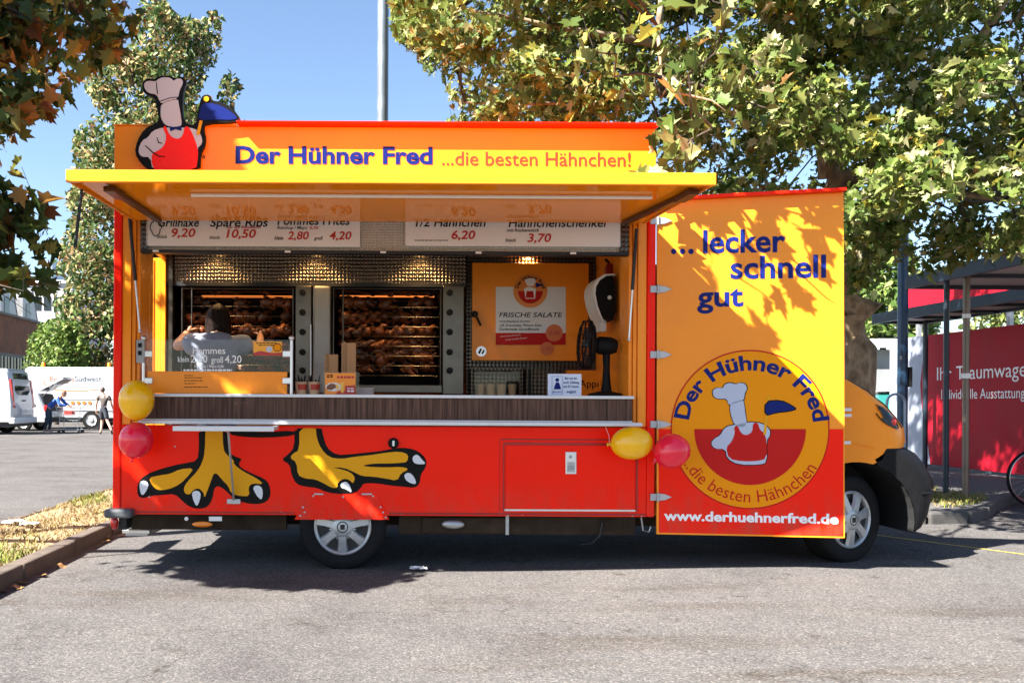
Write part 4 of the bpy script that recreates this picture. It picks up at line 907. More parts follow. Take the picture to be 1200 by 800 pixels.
flat("frame_print", [[(646.6, 440.5), (659.6, 440.5), (659.6, 441.2), (646.6, 441.2)], [(646.6, 440.5), (647.2, 440.5), (647.2, 461.5), (646.6, 461.5)], [(659, 440.5), (659.6, 440.5), (659.6, 461.5), (659, 461.5)], [(646.6, 460.9), (659.6, 460.9), (659.6, 461.5), (646.6, 461.5)]], nf(.004), mat("pale_blue_print", (.25, .35, .6), .4), NC)
# menu card in a clear holder
MC = stand_card("menu_card", 378, 421, 435.5, 463, .06, GLASS, "clear acrylic holder with an orange menu card beside the cardboard boxes", "menu card", .02)
mf = lambda off: (lambda x, y: atY(x, y, .06 - off))
flat("card", [[(381, 437), (416.5, 437), (416.5, 461.8), (381, 461.8)]], mf(.002), mat("menu_orange", (.85, .26, .008), .4), MC); MCd = [c_ for c_ in MC.children][-1]
flat("plate_print", [[p for p in [(381, 452), (386, 448.5), (394, 448), (400, 451), (399, 456), (392, 458.5), (384, 457.5)]]], mf(.0035), PBW, MCd); flat("food_print", [[(383, 452), (388, 449), (393, 450), (394, 454), (388, 457), (383, 456)]], mf(.005), mat("roast_brown_print", (.16, .045, .012), .4), MCd)
flat("fries_print", [[(393, 451), (395, 450), (398, 454), (395, 456.5)], [(399, 448), (403, 447.5), (402.6, 460), (399.6, 460)]], mf(.0055), mat("fries_print", (.8, .45, .05), .4), MCd)
flat("price_panel_print", [[(404.5, 452), (416.3, 451), (416.3, 461.6), (393, 461.6), (397, 458), (404.5, 458)]], mf(.004), PRED, MCd)
fine_print("fine_print", [(395, 415, 443.0, 440.5)], mf(.004), PRED, MCd); fine_print("fine_print", [(383, 390, 440.2, 438.8), (383, 390, 442.2, 440.9)], mf(.004), BLACKP, MCd); fine_print("fine_print", [(407, 415, 455.6, 454.4), (407, 415, 459, 457)], mf(.0055), PBW, MCd)
# cardboard trays stacked on end, cups with cutlery, napkins
def carton(xa, xb, ya, lab):
    Y = .32; a = atY(xa, 463, Y); b = atY(xb, ya, Y); x0, x1, z0, z1 = a.x, b.x, 1.341, b.z; mb = MB(); w = (x1 - x0)
    mb.box(x0 + w * .36, x1, Y, Y + .12, z0, z1 - .004); o = mb.build("folded_carton", CARD, bevel=.002); tag(o, lab, "carton")
    for i, s in enumerate((0, .12, .24)): mb = MB(); mb.box(x0 + w * s, x0 + w * (s + .105), Y - .004 + .006 * i, Y + .12, z0, z1 - (.006, -.006, .002)[i]); mb.build("flap", CARD, o)
carton(380, 396, 414.5, "short stack of brown cardboard cartons behind the menu card"); carton(400, 417, 401, "tall stack of brown cardboard cartons behind the menu card")
for (px, lab) in ((353, "paper cup of black plastic forks next to the glass screen post"), (368, "paper cup of black plastic forks next to the menu card")):
    p = atY(px, 463, .16); mb = MB(); mb.lathe([(0, .002), (.036, .0), (.048, .095), (.046, .098), (.034, .01)], (p.x, .16, 1.341), (0, 0, 1), 22); o = mb.build("paper_cup", CUPC, smooth=40); tag(o, lab, "cup")
    mb = MB(); mb.lathe([(.0432, .035), (.0478, .078)], (p.x, .16, 1.341), (0, 0, 1), 22, a0=R(150), a1=R(300)); mb.build("cup_print", mat("cup_red_print", (.45, .04, .02), .5), o)
    mb = MB()
    for i in range(9): a = rnd(0, 6.28); r0, r1 = .018, rnd(.03, .055); mb.bar((p.x + r0 * math.cos(a), .16 + r0 * math.sin(a), 1.36), (p.x + r1 * math.cos(a), .16 + r1 * math.sin(a), 1.44 + rnd(.0, .06)), .012, .004)
    mb.build("fork", BLKPL, o)
mb = MB(); p = atY(428, 463, .2)
for i in range(9): mb.obox((p.x + rnd(-.006, .006), .2, 1.344 + i * .006), (.13, .13, .005), Matrix.Rotation(rnd(-.06, .06), 3, 'Z'))
o = mb.build("napkin_stack", mat("napkin_paper", (.40, .34, .31), .9)); tag(o, "low stack of paper napkins to the right of the menu card", "napkins")
# glass screen in front of the fryer, with its posts and yellow panel
SY = .03
GS = MB(); ibox(GS, 172, 342, 398, 436, SY + .006, SY + .012, Y=SY); GSO = GS.build("glass_screen", GLASS, T)
mb = MB(); ibox(mb, 172.5, 336.5, 435.6, 460.5, SY, SY + .02); PN = mb.build("screen_panel", YEL, T, bevel=.002)
for px, top in ((168, 396), (341.5, 396)):
    mb = MB(); a = atY(px, 462, SY - .01); b = atY(px, top, SY - .01); mb.tube([(a.x, SY - .01, 1.341), (a.x, SY - .01, b.z)], .013, 12); mb.ball((a.x, SY - .01, b.z), .022); SP = mb.build("screen_post", ALU, T, smooth=50)
for px in (173.5, 336.5):
    for py in (414.5, 446): mb = MB(); c = atY(px, py, SY - .008); mb.box(c.x - .035, c.x + .035, SY - .016, SY - .002, c.z - .026, c.z + .026); mb.build("screen_clamp", ALU, T, bevel=.008)
gf = lambda x, y: atY(x, y, SY + .002)
text_px("lettering", [("Pommes", 226, 264, 414.5, 406.8)], gf, WHITE, GSO, bold=.004); text_px("lettering", [("klein", 208.5, 221.5, 424, 417.6), ("2,80", 223.5, 243, 424.5, 416), ("groß", 247.5, 261.5, 425, 418), ("4,20", 263.5, 283, 425, 416.5)], gf, WHITE, GSO, bold=.006)
text_px("lettering", [("Ketchup / Mayo 0,30", 228, 262, 430.6, 427.6)], gf, WHITE, GSO, bold=.01); fine_print("fine_print", [(215, 272, 434.6, 432.6)], gf, WHITE, GSO)
flat("notice_sticker", [[(297, 400), (330.5, 400), (330.5, 416.5), (297, 416.5)]], lambda x, y: atY(x, y, SY - .003), mat("sticker_yellow", (.85, .36, .01), .4), GSO)
flat("sticker_band", [[(297, 413.5), (305, 411), (318, 413.5), (330.4, 413), (330.4, 416.3), (297, 416.3)]], lambda x, y: atY(x, y, SY - .0045), PRED, GSO); flat("sticker_seal", [circle(325, 407, 5, 24)], lambda x, y: atY(x, y, SY - .0045), BLACKP, GSO); flat("sticker_seal", [circle(325, 407, 4.2, 24)], lambda x, y: atY(x, y, SY - .006), MUST, GSO)
flat("sticker_seal", [circle(315.5, 409, 3.6, 20)], lambda x, y: atY(x, y, SY - .0048), mat("pale_blue_print2", (.45, .5, .62), .4), GSO)
fine_print("fine_print", [(300, 325, 402.4, 401.3), (303, 321, 404.8, 403.8)], lambda x, y: atY(x, y, SY - .0045), BLACKP, GSO)
fine_print("fine_print", [(216, 226, 440.2, 439.4), (216, 236, 442.8, 442), (216, 237, 446.2, 445.4), (216, 229, 449.6, 448.8), (216, 243, 453.6, 452.8)], lambda x, y: atY(x, y, SY - .003), BLACKP, PN)
mb = MB(); ibox(mb, 159.5, 169, 398, 425, -.0, .03, Y=0); SB = mb.build("switch_box", GREY, T, bevel=.004); mb = MB(); ibox(mb, 162, 166, 402, 407, -.006, -.0005, Y=0); ibox(mb, 162, 166, 411, 416, -.006, -.0005, Y=0); mb.build("switch", BLKPL, SB)

# ------------------------------------------------------------------ balloons
def balloon(px, py, rx, rz, m, lab, tilt=0.0, Y=-.24):
    c = atY(px, py, Y); D = Y + 6.5; a, b = rx * D / 1000, rz * D / 1000
    mb = MB(); prof = [(0, -1.0), (.10, -.985), (.34, -.93), (.58, -.80), (.80, -.58), (.95, -.28), (1.0, .05), (.95, .36), (.80, .63), (.58, .82), (.34, .94), (.12, .995), (0, 1.0)]
    axis = Vector((math.sin(tilt), 0, math.cos(tilt)))
    mb.lathe([(r * a, h * b) for r, h in prof], c, axis, 32); k = c - axis * b
    mb.lathe([(.012, 0), (.006, -.008), (.012, -.02), (.016, -.024)], k, axis, 12)
    o = mb.build("balloon", m, smooth=80); tag(o, lab, "balloon", "balloons tied to the truck")
    mb = MB(); mb.tube([k - axis * .01, k + Vector((.01, .08, .06)), k + Vector((.0, .21, .16))], .0018, 5); mb.build("string", WPLAS, o)
def bmat(n, c):
    m = mat(n, c, .22, coat=.25); b = m.node_tree.nodes["Principled BSDF"]; b.inputs["Subsurface Weight"].default_value = .35; b.inputs["Subsurface Radius"].default_value = (.1, .06, .03); b.inputs["Subsurface Scale"].default_value = .3; return m
BY, BR = bmat("yellow_latex", (.88, .48, .004)), bmat("pink_red_latex", (.80, .010, .045))
balloon(160, 469, 20.6, 24, BY, "yellow balloon hanging upright at the left end of the counter"); balloon(159.5, 516, 20, 21.5, BR, "red balloon on the rear corner under the left yellow balloon", .2)
balloon(740, 519, 19.5, 24.5, BY, "yellow balloon lying sideways over the storage hatch by the door hinges", 1.5); balloon(787, 528.5, 20, 21.5, BR, "red balloon in front of the round emblem on the side door", 1.0, -.30)
# ------------------------------------------------------------------ people
def skin_geo(nodes, edges, sub=2):
    me = bpy.data.meshes.new("sk"); me.from_pydata([n[0] for n in nodes], edges, []); ob = bpy.data.objects.new("sk", me); COL.objects.link(ob)
    sm = ob.modifiers.new("skin", 'SKIN'); sm.use_smooth_shade = True; sm.branch_smoothing = .4
    if not me.skin_vertices: return [], []
    sv = me.skin_vertices[0].data
    for i, n in enumerate(nodes):
        r = n[1] if isinstance(n[1], (tuple, list)) else (n[1], n[1]); sv[i].radius = r; sv[i].use_root = (i == 0)
    ss = ob.modifiers.new("sub", 'SUBSURF'); ss.levels = sub; ss.render_levels = sub
    bpy.context.view_layer.update(); dg = bpy.context.evaluated_depsgraph_get(); m2 = bpy.data.meshes.new_from_object(ob.evaluated_get(dg))
    vs = [tuple(v.co) for v in m2.vertices]; fs = [tuple(p.vertices) for p in m2.polygons]
    bpy.data.objects.remove(ob); bpy.data.meshes.remove(me); bpy.data.meshes.remove(m2); return vs, fs

def hand(mb, wrist, direc, side, palm, k=1.0):
    """palm, four unequal bent fingers and a thumb; direc along the hand, palm = palm normal, side = thumb direction"""
    d, s, p = Vector(direc).normalized(), Vector(side).normalized(), Vector(palm).normalized(); w = Vector(wrist)
    vs, fs = skin_geo([(w, (.022 * k, .028 * k)), (w + d * .045 * k, (.016 * k, .040 * k)), (w + d * .09 * k, (.014 * k, .042 * k))], [(0, 1), (1, 2)], 1); mb.add(vs, fs)
    for i, (off, l) in enumerate(((.031, .072), (.011, .082), (-.010, .076), (-.030, .058))):
        a = w + d * .085 * k + s * off * k; b = a + d * l * .5 * k + p * .012 * k; c = b + d * l * .32 * k + p * .030 * k; e = c + d * l * .12 * k + p * .026 * k
        vs, fs = skin_geo([(a - d * .015 * k, .0085 * k), (a, .0085 * k), (b, .0078 * k), (c, .007 * k), (e, .0058 * k)], [(0, 1), (1, 2), (2, 3), (3, 4)], 1); mb.add(vs, fs)
    a = w + d * .02 * k + s * .026 * k; b = a + (d * .6 + s * .8).normalized() * .036 * k; c = b + (d * .85 + s * .35 + p * .3).normalized() * .034 * k
    vs, fs = skin_geo([(w + d * .02 * k, .011 * k), (a, .011 * k), (b, .0095 * k), (c, .0075 * k)], [(0, 1), (1, 2), (2, 3)], 1); mb.add(vs, fs)

def head(mb, c, fwd, up, k=1.0):
    f, u = Vector(fwd).normalized(), Vector(up).normalized(); s = f.cross(u).normalized(); u = s.cross(f); c = Vector(c); n = 20; rows = []
    for i in range(n + 1):
        ph = math.pi * i / n; z = math.cos(ph) * .118; row = []
        for j in range(24):
            th = 2 * math.pi * j / 24; rx = math.sin(ph) * .076; ry = math.sin(ph) * .094
            x, y = math.cos(th) * rx, math.sin(th) * ry
            if z < 0: x *= 1 - .28 * (-z / .118); y = y * (1 - .10 * (-z / .118)) + .012 * (-z / .118)
            if y > .05 and abs(x) < .016 and -.045 < z < .02: y += .020 * (1 - abs(x) / .016) * (1 - (z + .02) / .06 if z > -.02 else 1)
            if y > .04 and .014 < abs(x) < .048 and -.005 < z < .022: y -= .008
            if y > .05 and abs(x) < .028 and -.07 < z < -.058: y -= .006
            row.append(c + (s * x + f * y + u * z) * k)
        rows.append(row)
    mb.grid(rows, closed=True)
    for q in (1, -1): mb.ball(c + (s * q * .078 + u * -.005) * k, (.012 * k, .022 * k, .032 * k), 10)
    return s, u

def figure(J, labels, cat, mats, fwd, hairshape, k=1.0, sleeve='short', legs='trousers', hands=None, upv=(0, 0, 1), loose=0.0):
    """J: joints in world coordinates; mats: skin, hair, shirt, legwear, shoe"""
    V = {q: Vector(p) for q, p in J.items()}
    root = empty("person", V["base"], labels, cat)
    mid = (V["pelvis"] + V["chest"]) / 2
    names = ["pelvis", "mid", "chest", "neck", "jaw"]; V["mid"] = mid; V["jaw"] = V["neck"].lerp(V["head"], .5)
    rad = {"pelvis": (.15, .115), "mid": (.13, .10), "chest": (.155, .11), "neck": (.06, .058), "jaw": (.055, .055), "shL": .062, "elL": .044, "wrL": .029, "shR": .062, "elR": .044, "wrR": .029, "hipL": .088, "knL": .058, "anL": .040, "hipR": .088, "knR": .058, "anR": .040, "toL": .034, "toR": .034}
    E = [("pelvis", "mid"), ("mid", "chest"), ("chest", "neck"), ("neck", "jaw")]
    for s in "LR": E += [("chest", "sh" + s), ("sh" + s, "el" + s), ("el" + s, "wr" + s), ("pelvis", "hip" + s), ("hip" + s, "kn" + s), ("kn" + s, "an" + s), ("an" + s, "to" + s)]
    def make(keys_edges, grow, rk=None):
        ks = [];
        for a, b in keys_edges:
            for q in (a, b):
                if q not in ks: ks.append(q)
        nd = [(V[q], tuple((r + grow) * k for r in (rad[q] if isinstance(rad[q], tuple) else (rad[q], rad[q])))) for q in ks]
        return skin_geo(nd, [(ks.index(a), ks.index(b)) for a, b in keys_edges])
    mb = MB(); mb.add(*make(E, 0)); head(mb, V["head"], fwd, upv, k)
    for s in "LR":
        h = hands[s]; hand(mb, V["wr" + s], h[0], h[1], h[2], k)
    body = mb.build("body", mats[0], root, smooth=80)
    # shirt
    ES = [("pelvis", "mid"), ("mid", "chest"), ("chest", "neck2")]; V["neck2"] = V["chest"].lerp(V["neck"], .62); rad["neck2"] = (.075, .07)
    for s in "LR":
        t = .62 if sleeve == 'short' else 1.0
        V["sl" + s] = V["sh" + s].lerp(V["el" + s], t); rad["sl" + s] = .056 + loose * .6 if sleeve == 'short' else .046
        ES += [("chest", "sh" + s), ("sh" + s, "sl" + s)]
        if sleeve != 'short': V["cu" + s] = V["el" + s].lerp(V["wr" + s], .9); rad["cu" + s] = .034; ES += [("sl" + s, "cu" + s)]
    mb = MB(); rad["sh" + "L"] += loose * .3; rad["shR"] += loose * .3; mb.add(*make(ES, .016 + loose)); mb.build("shirt", mats[2], root, smooth=80)
    EL = []
    V["waist"] = V["pelvis"].lerp(V["mid"], .7); rad["waist"] = (.148, .113); EL.append(("waist", "pelvis"))
    for s in "LR":
        t = 1.0 if legs == 'trousers' else .92; EL.append(("pelvis", "hip" + s))
        V["hem" + s] = V["hip" + s].lerp(V["kn" + s], t); rad["hem" + s] = .062 if legs == 'trousers' else .078
        EL.append(("hip" + s, "hem" + s))
        if legs == 'trousers': V["cf" + s] = V["kn" + s].lerp(V["an" + s], .94); rad["cf" + s] = .048; EL.append(("hem" + s, "cf" + s))
    mb = MB(); mb.add(*make(EL, .012)); mb.build("trousers" if legs == 'trousers' else "shorts", mats[3], root, smooth=80)
    for s in "LR":
        d = (V["to" + s] - V["an" + s]); d = d.normalized(); a = V["an" + s]; mb = MB()
        mb.add(*skin_geo([(a - d * .05 * k + Vector((0, 0, -.03 * k)), (.038 * k, .045 * k)), (a + d * .06 * k + Vector((0, 0, -.03 * k)), (.042 * k, .04 * k)), (V["to" + s] + d * .06 * k, (.038 * k, .028 * k))], [(0, 1), (1, 2)], 1)); mb.build("shoe", mats[4], root, smooth=80)
    hairshape(root, V, mats[1], k); return root

def short_hair(fwd, up, back=.02):
    def fn(root, V, m, k):
        f, u = Vector(fwd).normalized(), Vector(up).normalized(); c = V["head"] - f * back * k + u * .022 * k; mb = MB(); s = f.cross(u).normalized()
        vs0 = MB(); vs0.ball((0, 0, 0), (.084, .098, .110), 20)
        pts = [c + (s * p[0] + f * p[1] + u * p[2]) * k * (1 + .03 * math.sin(p[0] * 90 + p[2] * 70)) for p in vs0.v]
        fs = [q for q in vs0.f if not all(vs0.v[i][1] > .035 and vs0.v[i][2] < .035 for i in q) and not all(vs0.v[i][2] < -.075 for i in q)]
        mb.add(pts, fs); mb.build("hair", m, root, smooth=80)
    return fn
def long_hair(fwd):
    def fn(root, V, m, k):
        f = Vector(fwd).normalized(); u = Vector((0, 0, 1)); s = f.cross(u).normalized(); c = V["head"]; rows = []
        for i in range(15):
            t = i / 14; z = .128 - t * .47
            if z > 0: w = math.sqrt(max(0, 1 - (z / .13) ** 2)) * .100; dp = math.sqrt(max(0, 1 - (z / .13) ** 2)) * .115
            else: w = .100 + .016 * math.sin(t * 3.1) - .012 * t; dp = .112 - .045 * t
            rows.append([c + s * (w * math.cos(a) * (1 + .05 * math.sin(a * 9 + i * .3))) + f * (-.012 - dp * math.sin(a) * (1 + .05 * math.sin(a * 13 + i * .5))) + u * z for a in [R(-25 + 230 * j / 34) for j in range(35)]])
        mb = MB(); mb.grid(rows); o = mb.build("hair", m, root, smooth=80); sd = o.modifiers.new("solid", 'SOLIDIFY'); sd.thickness = .012
    return fn
SHOE = mat("pale_shoe", (.55, .50, .46), .6); SHOED = mat("dark_shoe", (.03, .03, .035), .6)
# the woman serving, seen from behind, arms out to the left-hand oven
wx, wy, wz = -1.475, 1.02, .56
J = dict(base=(wx, wy, wz), pelvis=(wx, wy - .02, wz + .82), chest=(wx, wy - .02, wz + 1.16), neck=(wx, wy + .02, wz + 1.345), head=(wx, wy + .06, wz + 1.46), shL=(wx - .185, wy, wz + 1.25), elL=(wx - .38, wy + .04, wz + 1.20), wrL=(wx - .31, wy + .26, wz + 1.36), shR=(wx + .185, wy, wz + 1.25), elR=(wx + .36, wy + .14, wz + 1.20), wrR=(wx + .33, wy + .36, wz + 1.34), hipL=(wx - .09, wy, wz + .76), knL=(wx - .10, wy + .03, wz + .42), anL=(wx - .10, wy, wz + .08), toL=(wx - .11, wy + .13, wz + .035), hipR=(wx + .09, wy, wz + .76), knR=(wx + .10, wy + .03, wz + .42), anR=(wx + .10, wy, wz + .08), toR=(wx + .11, wy + .13, wz + .035))
figure(J, "woman with long dark hair and pale shirt reaching into the left oven", "person", (SKIN, HAIRD, mat("pale_blue_shirt", (.20, .23, .31), .85, var=.10, vscale=8, bump=.9, bscale=9), mat("dark_trousers", (.02, .022, .03), .8), SHOED), (0, 1, 0), long_hair((0, 1, 0)), loose=.035, hands={"L": ((.1, .8, .3), (1, 0, .2), (0, .2, -1)), "R": ((-.1, .8, .2), (-1, 0, .2), (0, .2, -1))})
# the man bending over a trolley, and a man walking past
bx, by = -12.95, 26.4
J = dict(base=(bx, by, 0), pelvis=(bx - .02, by, .93), chest=(bx + .34, by, 1.27), neck=(bx + .50, by, 1.42), head=(bx + .62, by, 1.50), shL=(bx + .40, by + .19, 1.36), elL=(bx + .58, by + .26, 1.13), wrL=(bx + .78, by + .16, 1.04), shR=(bx + .40, by - .19, 1.36), elR=(bx + .55, by - .26, 1.10), wrR=(bx + .78, by - .17, 1.05), hipL=(bx, by + .09, .87), knL=(bx + .06, by + .12, .48), anL=(bx - .01, by + .12, .085), toL=(bx + .14, by + .13, .035), hipR=(bx, by - .09, .87), knR=(bx + .03, by - .11, .48), anR=(bx - .10, by - .12, .085), toR=(bx + .05, by - .13, .035))
figure(J, "man in blue jumper and dark trousers bending over a shopping trolley", "person", (SKIN, mat("brown_hair", (.09, .04, .02), .6), mat("blue_jumper", (.025, .09, .38), .85), mat("dark_blue_jeans", (.02, .035, .06), .85), SHOE), (.85, 0, -.5), short_hair((.85, 0, -.5), (.5, 0, .85)), sleeve='long', hands={"L": ((1, 0, -.2), (0, -1, 0), (0, 0, -1)), "R": ((1, 0, -.2), (0, 1, 0), (0, 0, -1))}, upv=(.5, 0, .85))
bx, by = -10.55, 25.6
J = dict(base=(bx, by, 0), pelvis=(bx, by, .95), chest=(bx + .03, by, 1.32), neck=(bx - .02, by, 1.52), head=(bx - .04, by, 1.65), shL=(bx - .20, by + .06, 1.42), elL=(bx - .28, by + .02, 1.14), wrL=(bx - .29, by + .10, .90), shR=(bx + .22, by - .06, 1.42), elR=(bx + .30, by - .02, 1.15), wrR=(bx + .32, by + .14, .93), hipL=(bx - .08, by + .04, .89), knL=(bx - .10, by + .16, .49), anL=(bx - .10, by + .02, .10), toL=(bx - .18, by + .15, .035), hipR=(bx + .09, by - .04, .89), knR=(bx + .16, by - .04, .50), anR=(bx + .40, by - .30, .16), toR=(bx + .38, by - .16, .045))
figure(J, "man in grey t-shirt and dark shorts walking away past the white van", "person", (SKIN, mat("grey_brown_hair", (.05, .035, .028), .6), mat("grey_brown_tshirt", (.065, .052, .047), .85), mat("dark_shorts", (.025, .03, .04), .85), SHOED), (-.5, .85, -.05), short_hair((-.5, .85, -.05), (0, 0, 1)), legs='shorts', hands={"L": ((-.1, -.2, -1), (.3, .9, 0), (1, 0, 0)), "R": ((.1, .2, -1), (-.3, .9, 0), (-1, 0, 0))})
# shopping trolley
cx, cy = -12.10, 26.4; TRO = empty("shopping_trolley", (cx, cy, 0), "wire shopping trolley with a red child-seat flap in front of the bending man", "trolley")
WIRE = mat("trolley_wire", (.36, .38, .40), .35, .8)
mb = MB(); 
def bk(u, v, w): return Vector((cx - .40 + u * .86 + (1 - w) * (.10 if u > .5 else .05) * (1 if u < .5 else -1), cy + (v - .5) * (.54 - .10 * u) * (.82 + .18 * w), .50 + w * (.46 + .04 * (1 - u))))
for w in (0, .25, .5, .75, 1): mb.tube([bk(0, 0, w), bk(1, 0, w), bk(1, 1, w), bk(0, 1, w), bk(0, 0, w)], .006 if w in (0, 1) else .0035, 5)
for q in range(13):
    u = q / 12
    for v in (0, 1): mb.tube([bk(u, v, 0), bk(u, v, 1)], .0035, 4)
    mb.tube([bk(u, 0, 0), bk(u, 1, 0)], .0035, 4)
for q in range(7):
    for u in (0, 1): mb.tube([bk(u, q / 6, 0), bk(u, q / 6, 1)], .0035, 4)
mb.build("basket", WIRE, TRO)
mb = MB()
for v in (0, 1): mb.tube([bk(0, v, 1) + Vector((-.06, 0, .04)), bk(.05, v, .2), (cx - .34, cy + (v - .5) * .5, .16), (cx + .42, cy + (v - .5) * .40, .14)], .013, 8); mb.tube([(cx + .40, cy + (v - .5) * .4, .14), (cx + .16, cy + (v - .5) * .4, .5)], .012, 8)
mb.build("undercarriage", WIRE, TRO)
mb = MB(); mb.tube([bk(0, -.02, 1) + Vector((-.07, 0, .04)), bk(0, 1.02, 1) + Vector((-.07, 0, .04))], .016, 8); mb.build("handle", TAIL, TRO)
mb = MB(); mb.box(cx - .16, cx + .14, cy - .19, cy - .17, .70, .86); mb.box(cx - .16, cx + .14, cy + .1, cy + .12, .70, .86); mb.build("seat_flap", mat("red_plastic", (.45, .03, .02), .5), TRO)
for u in (-.34, .42):
    for v in (-.22, .22): mb = MB(); mb.lathe([(0, -.02), (.06, -.02), (.06, .02), (0, .02)], (cx + u, cy + v * (1 if u < 0 else .85), .062), (0, 1, 0), 16); mb.build("caster", DARK, TRO)

# ------------------------------------------------------------------ vehicles behind on the left (all point to the left)
CARW = mat("white_car_paint", (.40, .41, .43), .22, coat=.6)
def road_wheel(x, y, z, r, par, rimm, s=-1):
    mb = MB(); w = .2; mb.lathe([(r * .62, -w), (r * .95, -w), (r, -w * .8), (r, -w * .15), (r * .95, 0), (r * .64, .004), (r * .6, -.02)], (x, y, z), (0, s, 0), 30); o = mb.build("wheel", RUB, par, smooth=50)
    mb = MB(); mb.lathe([(r * .63, -.012), (r * .6, -.002), (r * .48, -.03), (r * .25, -.015), (r * .22, .01), (0, .012)], (x, y, z), (0, s, 0), 24); mb.build("rim", rimm, o, smooth=40)
def shell(prof, y0, y1, tumble=.10, zt=1.0):
    """side profile (x, z) carried across the width, leaning in above the belt line"""
    mb = MB(); rows = []
    for t in (0, .035, .10, .25, .5, .75, .90, .965, 1):
        e = 1 - min(1, min(t, 1 - t) / .10); rr = (1 - math.sqrt(max(0, 1 - e * e))); row = []
        cxm = sum(p[0] for p in prof) / len(prof); czm = sum(p[1] for p in prof) / len(prof)
        for x, z in prof:
            y = y0 + (y1 - y0) * t; ym = (y0 + y1) / 2; lean = max(0, z - zt) * tumble
            y = ym + (y - ym) * (1 - 2 * lean / (y1 - y0)); q = .05 * rr
            row.append((x + (cxm - x) * q * .6, y, z + (czm - z) * q))
        rows.append(row)
    mb.grid(rows, closed=True); mb.poly(rows[0]); mb.poly(rows[-1]); return mb
# 1: white van, its tail towards us
y0, y1, xr = 24.5, 26.5, -13.5; H = 2.42
prof = [(xr - .02, .42), (xr, .62), (xr - .0, 1.1), (xr - .10, 1.9), (xr - .20, H - .12), (xr - .32, H), (xr - 3.5, H + .02), (xr - 4.0, H - .22), (xr - 4.6, 1.38), (xr - 5.4, 1.12), (xr - 5.55, .8), (xr - 5.5, .42)]
V1 = empty("white_van", (xr - 2.6, 25.5, 0), "white van with its tailgate shut at the left edge of the street", "van")
shell(prof, y0, y1, .09).build("body", CARW, V1, smooth=40)
def rear_pt(y, z, off=.012): 
    x = xr if z < 1.1 else xr - .10 * (z - 1.1) / .8 if z < 1.9 else xr - .10 - .10 * (z - 1.9) / .4
    return Vector((x + off, y, z))
mb = MB(); mb.poly([rear_pt(y, z) for y, z in ((24.92, 2.26), (26.1, 2.26), (26.18, 1.62), (25.9, 1.45), (25.1, 1.45), (24.84, 1.62))]); mb.build("rear_window", CARGLASS, V1)
for ya, yb in ((24.52, 24.74), (26.26, 26.48)): mb = MB(); mb.prism([rear_pt(y, z, -.03) for y, z in ((ya + .06, .98), (yb, .98), (yb - .02, 2.02), (ya + .08, 2.02))], (.05, 0, 0)); mb.build("tail_lamp", TAIL, V1, bevel=.01)
mb = MB(); mb.box(xr - .12, xr + .09, 24.48, 26.52, .40, .62); mb.build("bumper", mat("grey_bumper", (.55, .56, .58), .5), V1, bevel=.03)
mb = MB(); mb.box(xr + .005, xr + .02, 25.25, 25.77, .78, .91); mb.build("number_plate", mat("plate_grey", (.5, .5, .5), .4), V1)
mb = MB(); mb.box(xr + .004, xr + .03, 25.4, 25.62, 1.22, 1.27); mb.build("door_handle", DARK, V1)
mb = MB(); mb.poly([(xr - .7, y0 + .055, 2.05), (xr - 2.0, y0 + .055, 2.05), (xr - 2.0, y0 + .02, 1.5), (xr - .75, y0 + .02, 1.5)]); mb.build("side_window", CARGLASS, V1)
mb = MB(); mb.box(xr - .95, xr - .80, y0 - .01, y0 + .02, 1.12, 1.18); mb.build("catch", DARK, V1)
for wxx in (-1.05, -4.5): road_wheel(xr + wxx, y0 - .005, .34, .34, V1, HUB); road_wheel(xr + wxx, y1 + .005, .34, .34, V1, HUB, 1)
mb = MB(); mb.box(xr - 5.3, xr - .1, 24.6, 26.4, .28, .41); mb.build("underbody", DARK, V1)
# 2: white estate with its tailgate open
y0, y1, xr = 28.3, 30.1, -13.75; H = 1.62
V2 = empty("white_estate_car", (xr - 2.2, 29.2, 0), "white estate car with its tailgate open behind the bending man", "car")
prof = [(xr - .05, .35), (xr, .55), (xr - .02, .78), (xr - .06, .80), (xr - .42, H - .10), (xr - .55, H), (xr - 2.2, H + .02), (xr - 3.0, 1.0), (xr - 4.1, .88), (xr - 4.3, .6), (xr - 4.25, .35)]
shell(prof, y0, y1, .22, .9).build("body", CARW, V2, smooth=40)
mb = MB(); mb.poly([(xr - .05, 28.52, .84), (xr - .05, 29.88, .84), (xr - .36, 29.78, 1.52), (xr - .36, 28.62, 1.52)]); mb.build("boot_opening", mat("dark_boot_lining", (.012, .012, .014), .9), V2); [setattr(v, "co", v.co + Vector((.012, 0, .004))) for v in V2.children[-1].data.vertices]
mb = MB(); mb.box(xr - .55, xr - .1, 28.7, 29.7, .86, .99); mb.build("boot_load", BLKPL, V2)
mb = MB(); ga, gb = Vector((xr - .44, 0, H + .0)), Vector((xr + .55, 0, H + .52))
prof_ = [(ga, 28.55), (ga, 29.85), (gb, 29.75), (gb, 28.65)]; mb.prism([Vector((p.x, y, p.z)) for p, y in prof_], Vector((-.03, 0, .07))); TG = mb.build("tailgate", CARW, V2, bevel=.02)
mb = MB(); mb.poly([Vector((p.x, y, p.z)) + Vector((.006, 0, -.012)) for p, y in ((ga.lerp(gb, .12), 28.7), (ga.lerp(gb, .12), 29.7), (ga.lerp(gb, .62), 29.65), (ga.lerp(gb, .62), 28.75))]); mb.build("rear_window", CARGLASS, TG)
